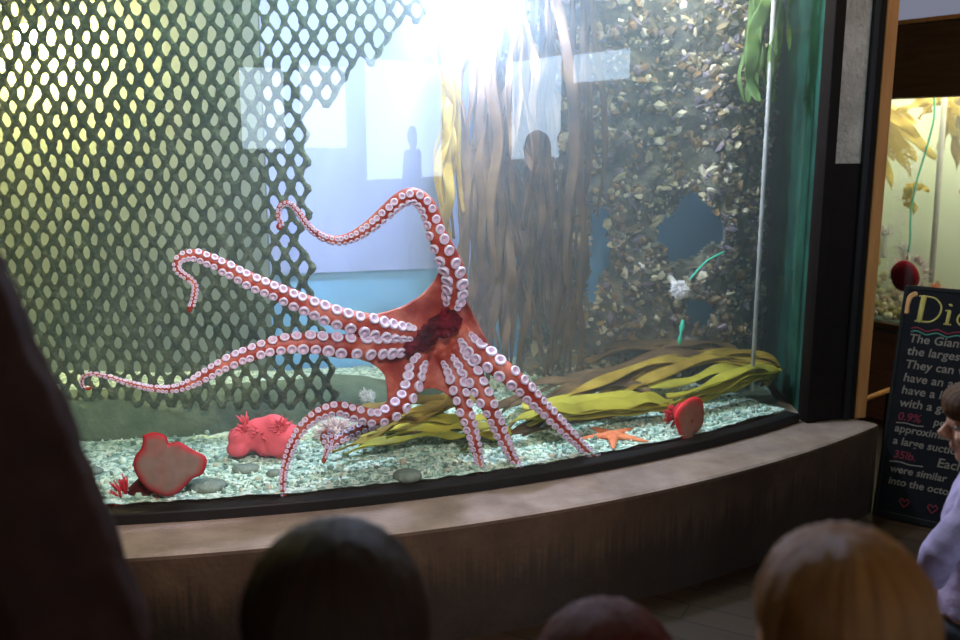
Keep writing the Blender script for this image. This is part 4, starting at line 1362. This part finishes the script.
to_local(cb, obj('rear_leg', bm, M['board_frame'], smooth=False))

def text(s, x, y, size, m, name='chalk_line', shear=.12, sp=1.0, off=.0008):
    cu = bpy.data.curves.new(name, 'FONT'); cu.body = s; cu.size = size; cu.shear = shear; cu.space_character = sp
    cu.extrude = .0004; cu.offset = off; cu.resolution_u = 3
    o = bpy.data.objects.new(name, cu); COL.objects.link(o)
    dg = bpy.context.evaluated_depsgraph_get(); dg.update()
    me = bpy.data.meshes.new_from_object(o.evaluated_get(dg))
    bpy.data.objects.remove(o)
    me.transform(Matrix.Translation((x, y, .0012)))
    me.transform(BM)
    me.materials.clear()
    return to_local(cb, link(name, me, None, m))
def stroke(name, pts, w, m, z=.002, n=8):
    bm = bmesh.new()
    P = [Vector((x, y, z)) for x, y in (spline(pts, n) if len(pts) > 2 else pts)]
    tube(bm, P, w, seg=6)
    for v in bm.verts: v.co.z = z + (v.co.z - z) * .15
    bmesh.ops.transform(bm, matrix=BM, verts=bm.verts[:])
    return to_local(cb, obj(name, bm, m))
# heading "Did": thick stems, thin bowls
def letters():
    bm = bmesh.new()
    def st_(x0, y0, x1, y1, w):
        P = [(x0, y0), (x1, y1)]
        tube(bm, [Vector((*P[0], .002)), Vector((*P[1], .002))], w, seg=6)
    def cv(pts, w):
        tube(bm, [Vector((x, y, .002)) for x, y in spline(pts, 8)], w, seg=6)
    yb = .855
    st_(.075, yb, .080, yb + .105, .011); st_(.058, yb, .095, yb, .0035); st_(.062, yb + .105, .10, yb + .105, .0035)
    cv([(.088, yb + .106), (.125, yb + .100), (.150, yb + .070), (.145, yb + .030), (.118, yb + .004), (.082, yb)], .0035)
    st_(.180, yb, .183, yb + .055, .007); st_(.168, yb, .195, yb, .003); st_(.168, yb + .055, .186, yb + .057, .003); st_(.184, yb + .078, .185, yb + .080, .009)
    cv([(.262, yb + .050), (.240, yb + .056), (.220, yb + .040), (.218, yb + .015), (.238, yb + .0), (.262, yb + .012)], .0035)
    st_(.266, yb, .272, yb + .112, .010); st_(.250, yb + .112, .282, yb + .114, .003); st_(.255, yb, .285, yb, .003)
    for v in bm.verts: v.co.z = .002 + (v.co.z - .002) * .12
    bmesh.ops.transform(bm, matrix=BM, verts=bm.verts[:])
    return to_local(cb, obj('heading_letters', bm, M['chalk_yellow']))
letters()['label'] = 'yellow heading letters reading Did'
stroke('chalk_doodle', [(.022, .885), (.020, .92), (.030, .955), (.050, .968)], .011, M['chalk_orange'])['label'] = 'orange octopus arm doodle in the corner'
wv = [(.05 + i * .02, .822 + .006 * math.sin(i * 1.6)) for i in range(28)]
stroke('wavy_rule', wv, .0035, M['chalk_red'], n=4)
stroke('wavy_rule', [(x, y - .014) for x, y in wv], .0032, M['chalk_green'], n=4)
L_ = [("The Giant P", .765), ("the largest s", .712), ("They can weigh", .655), ("have an arm", .598), ("have a life", .545), ("with a grow", .490)]
for s_, y in L_:
    text(s_, .045, y, .050, M['chalk_white'], sp=1.02)
text("0.9%", .045, .432, .048, M['chalk_red']); text("per day", .185, .432, .044, M['chalk_white'])
stroke('underline', [(.045, .418), (.08, .421), (.12, .417), (.15, .420)], .0028, M['chalk_white'])
text("approximately", .040, .380, .046, M['chalk_white'])
text("a large suction", .040, .326, .046, M['chalk_white'])
text("35lb.", .050, .268, .046, M['chalk_red']); text("Each s", .22, .262, .054, M['chalk_white'])
stroke('underline', [(.04, .248), (.08, .252), (.12, .247), (.17, .251)], .0028, M['chalk_white'])
text("were similar", .045, .205, .044, M['chalk_white'])
text("into the octop", .045, .152, .044, M['chalk_white'])
for xx in (.12, .23):
    stroke('heart_mark', [(xx, .062), (xx - .018, .085), (xx - .010, .098), (xx, .088), (xx + .010, .098), (xx + .018, .085), (xx, .062)], .0032, M['chalk_red'])

# ------------------------------------------------------------------ people
def person(label, loc, heading, h, hh, clothes, hair, pose=None, head_yaw=0, head_pitch=0, voxel=.007, group=None, build=1.0, lean=0.0, fine=False, glasses=False):
    """stands at loc facing heading (radians, 0 = +y). pose: left/right elbow and wrist offsets (metres from shoulder / elbow)"""
    pose = pose or {}
    root = empty('person', loc, label, 'person', group, heading)
    zs = h - hh * 1.28                      # shoulder height
    sw = .112 * h * build
    hipz = .50 * h
    k = h
    LM = Matrix.Rotation(-lean, 4, 'X')
    def lv(v):                               # lean the upper body about the hips
        v = Vector(v)
        if lean and v.z > hipz:
            p = Vector((0, 0, hipz)); return p + (LM @ (v - p))
        return v
    J = {}
    for s, nm in ((-1, 'L'), (1, 'R')):
        sh = lv((s * sw, 0, zs))
        e = sh + Vector(pose.get(nm + 'e', (s * .03 * k, -.01 * k, -.165 * k)))
        w = e + Vector(pose.get(nm + 'w', (s * .005 * k, .03 * k, -.145 * k)))
        J[nm] = (sh, e, w)
    HC = lv((0, .012, h - hh * .5))
    HR = Matrix.Rotation(head_yaw, 3, 'Z') @ Matrix.Rotation(head_pitch - lean * .5, 3, 'X')
    def hp(v): return HC + HR @ (Vector(v) * hh)
    def torso(bm, t, z_lo=.46, neck=True, flare=0.0):
        b = build
        zr = [(.47, .080, .058), (.52, .092, .066), (.61, .078, .056), (.70, .092, .064)]
        R_ = [((0, 0, z * k), (a * b + flare * max(0, .6 - z)) * k + t, c * b * k + t) for z, a, c in zr if z >= z_lo]
        R_ += [((0, 0, zs - .035 * k), .098 * k * b + t, .060 * k + t), ((0, -.002, zs + .005 * k), .075 * k * b + t, .046 * k + t), ((0, 0, zs + .03 * k), .032 * k + t, .034 * k + t)]
        n0 = len(bm.verts)
        loft(bm, R_, 20)
        bm.verts.ensure_lookup_table()
        for v in bm.verts[n0:]: v.co = lv(v.co)
    def arms(bm, t, cut=1.0):
        for nm in 'LR':
            sh, e, w = J[nm]
            we = e.lerp(w, cut)
            r = [.031 * k + t, .027 * k + t, .024 * k + t, .022 * k + t, .0165 * k + t * .8]
            tube(bm, [sh - Vector((0, 0, t)), sh.lerp(e, .5), e, e.lerp(we, .5), we], [r[0] * .88] + r[1:], seg=12)
            ell(bm, sh - Vector((0, 0, t * .6)), (.034 * k + t * .8,) * 3, None, 2)
    def legs(bm, t, z_lo=.04):
        for s in (-1, 1):
            a = Vector((s * .045 * k, 0, hipz)); b = Vector((s * .05 * k, .008 * k, .27 * k)); c_ = Vector((s * .05 * k, -.005 * k, z_lo * k))
            tube(bm, [a, a.lerp(b, .5), b, b.lerp(c_, .35), c_], [.054 * k * build + t, .047 * k * build + t, .036 * k + t, .035 * k + t, .023 * k + t], seg=12)
    # --- body with head, hands and feet as one surface
    bm = bmesh.new()
    torso(bm, 0); arms(bm, 0); legs(bm, 0, .04)
    for s in (-1, 1):
        tube(bm, [(s * .05 * k, -.03 * k, .026 * k), (s * .052 * k, .03 * k, .022 * k), (s * .056 * k, .085 * k, .016 * k)], [.024 * k, .024 * k, .016 * k], seg=10)
    tube(bm, [lv((0, -.008, zs - .01 * k)), lv((0, 0, zs + .03 * k)), hp((0, -.06, -.28))], [.038 * k, .034 * k, .034 * k], seg=14)
    ell(bm, hp((0, -.03, .10)), (.36 * hh, .44 * hh, .40 * hh), HR, 3)
    ell(bm, hp((0, .10, -.20)), (.27 * hh, .27 * hh, .29 * hh), HR, 3)
    ell(bm, hp((0, .25, -.40)), (.12 * hh, .10 * hh, .09 * hh), HR, 2)
    ell(bm, hp((0, .30, .04)), (.24 * hh, .09 * hh, .06 * hh), HR, 2)
    for s in (-1, 1):
        ell(bm, hp((s * .17, .25, -.14)), (.12 * hh, .10 * hh, .10 * hh), HR, 2)
        ell(bm, hp((s * .36, -.01, -.04)), (.04 * hh, .08 * hh, .13 * hh), HR, 2)
    tube(bm, [hp((0, .36, .02)), hp((0, .42, -.07)), hp((0, .47, -.14))], [.035 * hh, .042 * hh, .055 * hh], seg=8)
    for s in (-1, 1): ell(bm, hp((s * .05, .42, -.15)), (.04 * hh,) * 3, None, 2)
    ell(bm, hp((0, .355, -.255)), (.115 * hh, .045 * hh, .026 * hh), HR, 2); ell(bm, hp((0, .345, -.30)), (.10 * hh, .045 * hh, .03 * hh), HR, 2)
    for nm, s in (('L', -1), ('R', 1)):
        sh, e, w = J[nm]
        d = (w - e).normalized()
        fwd = Vector((0, 1, 0)); fwd = (fwd - d * fwd.dot(d)).normalized()
        side = d.cross(fwd)                   # palm normal
        u = .1 * k                            # hand length
        pc = w + d * u * .25
        Rm = Matrix((fwd, side, d)).transposed()
        ell(bm, pc, (.23 * u, .12 * u, .30 * u), Rm, 2)
        inw = side if side.x * -s > 0 else -side
        for q_, (o_f, L0) in enumerate(((-.17, .36), (-.06, .43), (.06, .45), (.17, .40))):
            b0 = pc + fwd * o_f * u + d * .22 * u
            p1 = b0 + d * L0 * u * .42 + inw * .02 * u
            p2 = p1 + d * L0 * u * .32 + inw * .08 * u
            p3 = p2 + d * L0 * u * .22 + inw * .10 * u
            tube(bm, [pc + fwd * o_f * u * .7, b0, p1, p2, p3], [.058 * u, .058 * u, .054 * u, .048 * u, .04 * u], seg=8)
        b0 = w + d * .12 * u + fwd * .16 * u
        tube(bm, [b0, b0 + fwd * .15 * u + d * .14 * u, b0 + fwd * .19 * u + d * .32 * u + inw * .04 * u], [.075 * u, .062 * u, .048 * u], seg=8)
    me = remesh(bm, voxel, 2, 'body')
    link('body', me, root, M['skin'])
    for s in (-1, 1):
        bm = bmesh.new(); ell(bm, hp((s * .15, .295, -.02)), (.055 * hh,) * 3, None, 2); ey = obj('eye', bm, M['eye'], root)
        bm = bmesh.new(); ell(bm, hp((s * .15, .336, -.02)), (.022 * hh,) * 3, None, 2); obj('iris', bm, M['iris'], ey)
    # --- clothes
    cm, tm, sm, t, kind = clothes
    bm = bmesh.new()
    if kind == 'coat':
        torso(bm, t, .46, flare=.0)
        R_ = [((0, 0, .30 * k), .125 * k * build + t, .09 * k + t), ((0, 0, .45 * k), .11 * k * build + t, .078 * k + t), ((0, 0, .58 * k), .09 * k * build + t, .064 * k + t)]
        loft(bm, R_, 20)
    else:
        torso(bm, t, .50)
    arms(bm, t, .97)
    me = remesh(bm, max(voxel, .007), 3, 'coat')
    nv = [v.normal.copy() for v in me.vertices]
    for v, vn in zip(me.vertices, nv):
        v.co += vn * (.006 * mnoise.noise(v.co * 14) + .003 * mnoise.noise(v.co * 40))
    link('coat' if kind == 'coat' else 'shirt', me, root, cm)
    bm = bmesh.new(); legs(bm, .010, .045); loft(bm, [((0, 0, .46 * k), .088 * k * build, .064 * k), ((0, 0, .55 * k), .09 * k * build, .066 * k)], 16)
    link('trousers', remesh(bm, .009, 3, 'trousers'), root, tm)
    for s in (-1, 1):
        bm = bmesh.new(); tube(bm, [(s * .05 * k, -.035 * k, .030 * k), (s * .052 * k, .03 * k, .027 * k), (s * .056 * k, .095 * k, .021 * k)], [.030 * k, .030 * k, .021 * k], seg=12)
        for v in bm.verts: v.co.z = max(v.co.z, .001)
        obj('shoe', bm, sm, root)
    # --- hair
    hm, style = hair
    bm = bmesh.new()
    ell(bm, hp((0, -.075, .125)), (.42 * hh, .455 * hh, .425 * hh), HR, 3)
    if style == 'long':
        for dz, rx, ry, dy in ((-.05, .43, .30, -.18), (-.25, .45, .27, -.22), (-.5, .46, .22, -.26), (-.75, .46, .18, -.30), (-1.0, .42, .12, -.32)):
            ell(bm, hp((0, dy, dz)), (rx * hh, ry * hh, .24 * hh), HR, 3)
    elif style == 'bob':
        for dz, rx, ry, dy in ((-.05, .43, .30, -.18), (-.22, .44, .28, -.18), (-.36, .42, .24, -.19)):
            ell(bm, hp((0, dy, dz)), (rx * hh, ry * hh, .20 * hh), HR, 3)
        ell(bm, hp((0, .27, .20)), (.31 * hh, .17 * hh, .20 * hh), HR, 3)
        for s in (-1, 1):
            ell(bm, hp((s * .36, .06, -.10)), (.07 * hh, .17 * hh, .32 * hh), HR, 2)
    elif style == 'short':
        ell(bm, hp((0, -.16, -.06)), (.385 * hh, .31 * hh, .28 * hh), HR, 3)
    elif style == 'beanie':
        ell(bm, hp((0, -.06, .16)), (.46 * hh, .49 * hh, .44 * hh), HR, 3)
        ell(bm, hp((0, -.08, .0)), (.455 * hh, .48 * hh, .16 * hh), HR, 3)
    me = remesh(bm, .007, 3, 'hair')
    nv = [v.normal.copy() for v in me.vertices]
    for v, vn in zip(me.vertices, nv):
        q_ = v.co - HC
        an_ = math.atan2(q_.x, q_.y)
        v.co += vn * (.004 * mnoise.noise(Vector((an_ * 9, q_.z * 3, 0))) + .0022 * mnoise.noise(Vector((an_ * 30, q_.z * 4, 4))))
    hc0 = HC + HR @ Vector((0, -.06 * hh, .1 * hh))
    me.transform(Matrix.Translation(-hc0))
    o = link('knitted_hat' if style == 'beanie' else 'hair', me, root, hm); o.location = hc0
    if glasses:
        bm = bmesh.new()
        for s in (-1, 1):
            ring = [hp((s * .16 + .11 * math.cos(a), .42, -.02 + .085 * math.sin(a))) for a in [i * PI / 8 for i in range(17)]]
            tube(bm, ring, .0022, seg=6, cap=False)
            tube(bm, [hp((s * .27, .41, -.01)), hp((s * .37, .1, .0))], .0022, seg=6)
        tube(bm, [hp((-.05, .43, 0)), hp((.05, .43, 0))], .0022, seg=6)
        obj('glasses', bm, M['darkframe'], root)
    return root

def cloth(name, c, rough=.9): return noisy(name, [(0.3, tuple(x * .8 for x in c)), (0.7, tuple(x * 1.2 for x in c))], scale=25, rough=rough, bump=.4, bscale=160, spec=.1, dist=.004)
C_ = {k: cloth('cloth_' + k, v) for k, v in {
    'darkbrown': (.040, .015, .009), 'navy': (.012, .016, .030), 'grey': (.05, .05, .055), 'maroon': (.11, .018, .016), 'lavender': (.44, .34, .52),
    'denim': (.03, .045, .09), 'black': (.010, .010, .011), 'green': (.02, .05, .03), 'tan': (.16, .10, .06), 'rust': (.30, .09, .035), 'shoe': (.03, .025, .02), 'white': (.5, .48, .46)}.items()}
HM = {'dark': hair_mat('dark_brown_hair', [(.3, (.010, .004, .0015)), (.6, (.032, .012, .004)), (.8, (.06, .024, .008))], .6),
      'red': hair_mat('dark_red_hair', [(.3, (.04, .006, .004)), (.6, (.10, .014, .009)), (.8, (.16, .028, .016))], .6),
      'blond': hair_mat('blond_hair', [(.3, (.10, .034, .008)), (.52, (.25, .10, .025)), (.75, (.44, .21, .06))]),
      'brown': hair_mat('brown_hair', [(.3, (.05, .018, .005)), (.6, (.12, .045, .012)), (.8, (.20, .08, .025))], .5)}

def head_at(px, py_top, dep, h, hh, back=.0):
    """ground point under a head whose crown is seen at (px, py_top)"""
    p = at_depth(px, py_top, dep)
    return (p.x, p.y + back, 0), p.z
loc, z = head_at(333, 533, .93, 0, 0)
person('dark haired child with broad round head in front of the kerb, seen from behind', loc, .0, 1.215, .22, (C_['navy'], C_['denim'], C_['shoe'], .012, 'shirt'), (HM['dark'], 'bob'), voxel=.006)
loc, z = head_at(612, 618, .98, 0, 0)
person('shorter child with dark red hair between the other two, seen from behind', (loc[0], loc[1] + .03, 0), -.1, 1.095, .20, (C_['maroon'], C_['denim'], C_['shoe'], .012, 'shirt'), (HM['red'], 'short'), voxel=.006)
loc, z = head_at(858, 535, .92, 0, 0)
person('child with long blond hair at lower right in front of the kerb', (loc[0], loc[1] + .02, 0), .1, 1.205, .21, (C_['rust'], C_['denim'], C_['shoe'], .012, 'shirt'), (HM['blond'], 'long'), voxel=.006)
person('adult in a dark brown coat standing close at the left edge', (-.802, .92, 0), -.05, 1.845, .235, (C_['darkbrown'], C_['black'], C_['shoe'], .024, 'coat'), (HM['dark'], 'short'),
       pose={'Re': (.16, -.02, -.46), 'Rw': (-.17, .16, .0), 'Le': (-.06, -.02, -.30), 'Lw': (0, .1, -.22)}, build=1.15)
person('small child in a lavender top by the chalkboard, facing the tank', (1.105, 1.93, 0), .95, 1.10, .195, (C_['lavender'], C_['grey'], C_['shoe'], .012, 'shirt'), (HM['brown'], 'bob'),
       pose={'Le': (-.065, .05, -.095), 'Lw': (.03, .02, -.08)}, head_yaw=.25, head_pitch=-.15, voxel=.0045)
person('adult leaning forward behind the small child at the right edge', (1.47, 2.22, 0), 1.35, 1.66, .225, (C_['grey'], C_['black'], C_['shoe'], .02, 'coat'), (HM['dark'], 'short'), head_yaw=.15, lean=.28, pose={'Le': (-.04, -.12, -.27), 'Lw': (0, -.06, -.22), 'Re': (.04, -.12, -.27), 'Rw': (0, -.06, -.22)})
# visitors behind the camera, mirrored in the glass
person('visitor in a green coat standing by the big rear window, mirrored in the glass', (3.6, -2.9, 0), -.4, 1.72, .225, (C_['green'], C_['black'], C_['shoe'], .02, 'coat'), (HM['dark'], 'short'), voxel=.01)
person('visitor in a tan coat by the rear windows, mirrored over the net', (1.25, -2.6, 0), -.2, 1.75, .225, (C_['tan'], C_['black'], C_['shoe'], .02, 'coat'), (HM['brown'], 'short'), voxel=.01)
person('visitor in a navy top standing by the right hand window, mirrored among the kelp', (4.6, -1.25, 0), .9, 1.62, .22, (C_['navy'], C_['denim'], C_['shoe'], .015, 'shirt'), (HM['dark'], 'bob'), voxel=.01)
person('visitor in a grey coat near the right wall, mirrored beside the kelp', (5.2, -.35, 0), 1.1, 1.66, .22, (C_['grey'], C_['black'], C_['shoe'], .02, 'coat'), (HM['dark'], 'short'), voxel=.01)
person('visitor in a dark coat out of frame at right, mirrored on the rock wall', (3.75, 2.0, 0), 1.3, 1.62, .225, (C_['black'], C_['denim'], C_['shoe'], .02, 'coat'), (HM['dark'], 'bob'), voxel=.01)

# ------------------------------------------------------------------ world, camera, render
w = bpy.data.worlds.new('World'); S.world = w; w.use_nodes = True
w.node_tree.nodes['Background'].inputs[0].default_value = (.5, .65, .9, 1)
w.node_tree.nodes['Background'].inputs[1].default_value = .3
cd = bpy.data.cameras.new('camera'); cam = bpy.data.objects.new('camera', cd); COL.objects.link(cam)
cd.sensor_width = 36; cd.lens = 36 * F / 960; cd.clip_start = .02; cd.clip_end = 60
cam.location = CAM; cam.rotation_euler = (PI / 2 - TH, 0, 0)
cd.dof.use_dof = True; cd.dof.focus_distance = 3.05; cd.dof.aperture_fstop = 2.8
S.camera = cam
S.view_settings.view_transform = 'Standard'; S.view_settings.look = 'None'; S.view_settings.gamma = 1; S.view_settings.use_curve_mapping = False
S.view_settings.exposure = 0.3
cy = S.cycles
cy.use_denoising = True
cy.max_bounces = 8; cy.diffuse_bounces = 3; cy.glossy_bounces = 3; cy.transparent_max_bounces = 16; cy.volume_bounces = 1
cy.sample_clamp_indirect = 6
cy.caustics_reflective = False; cy.caustics_refractive = False
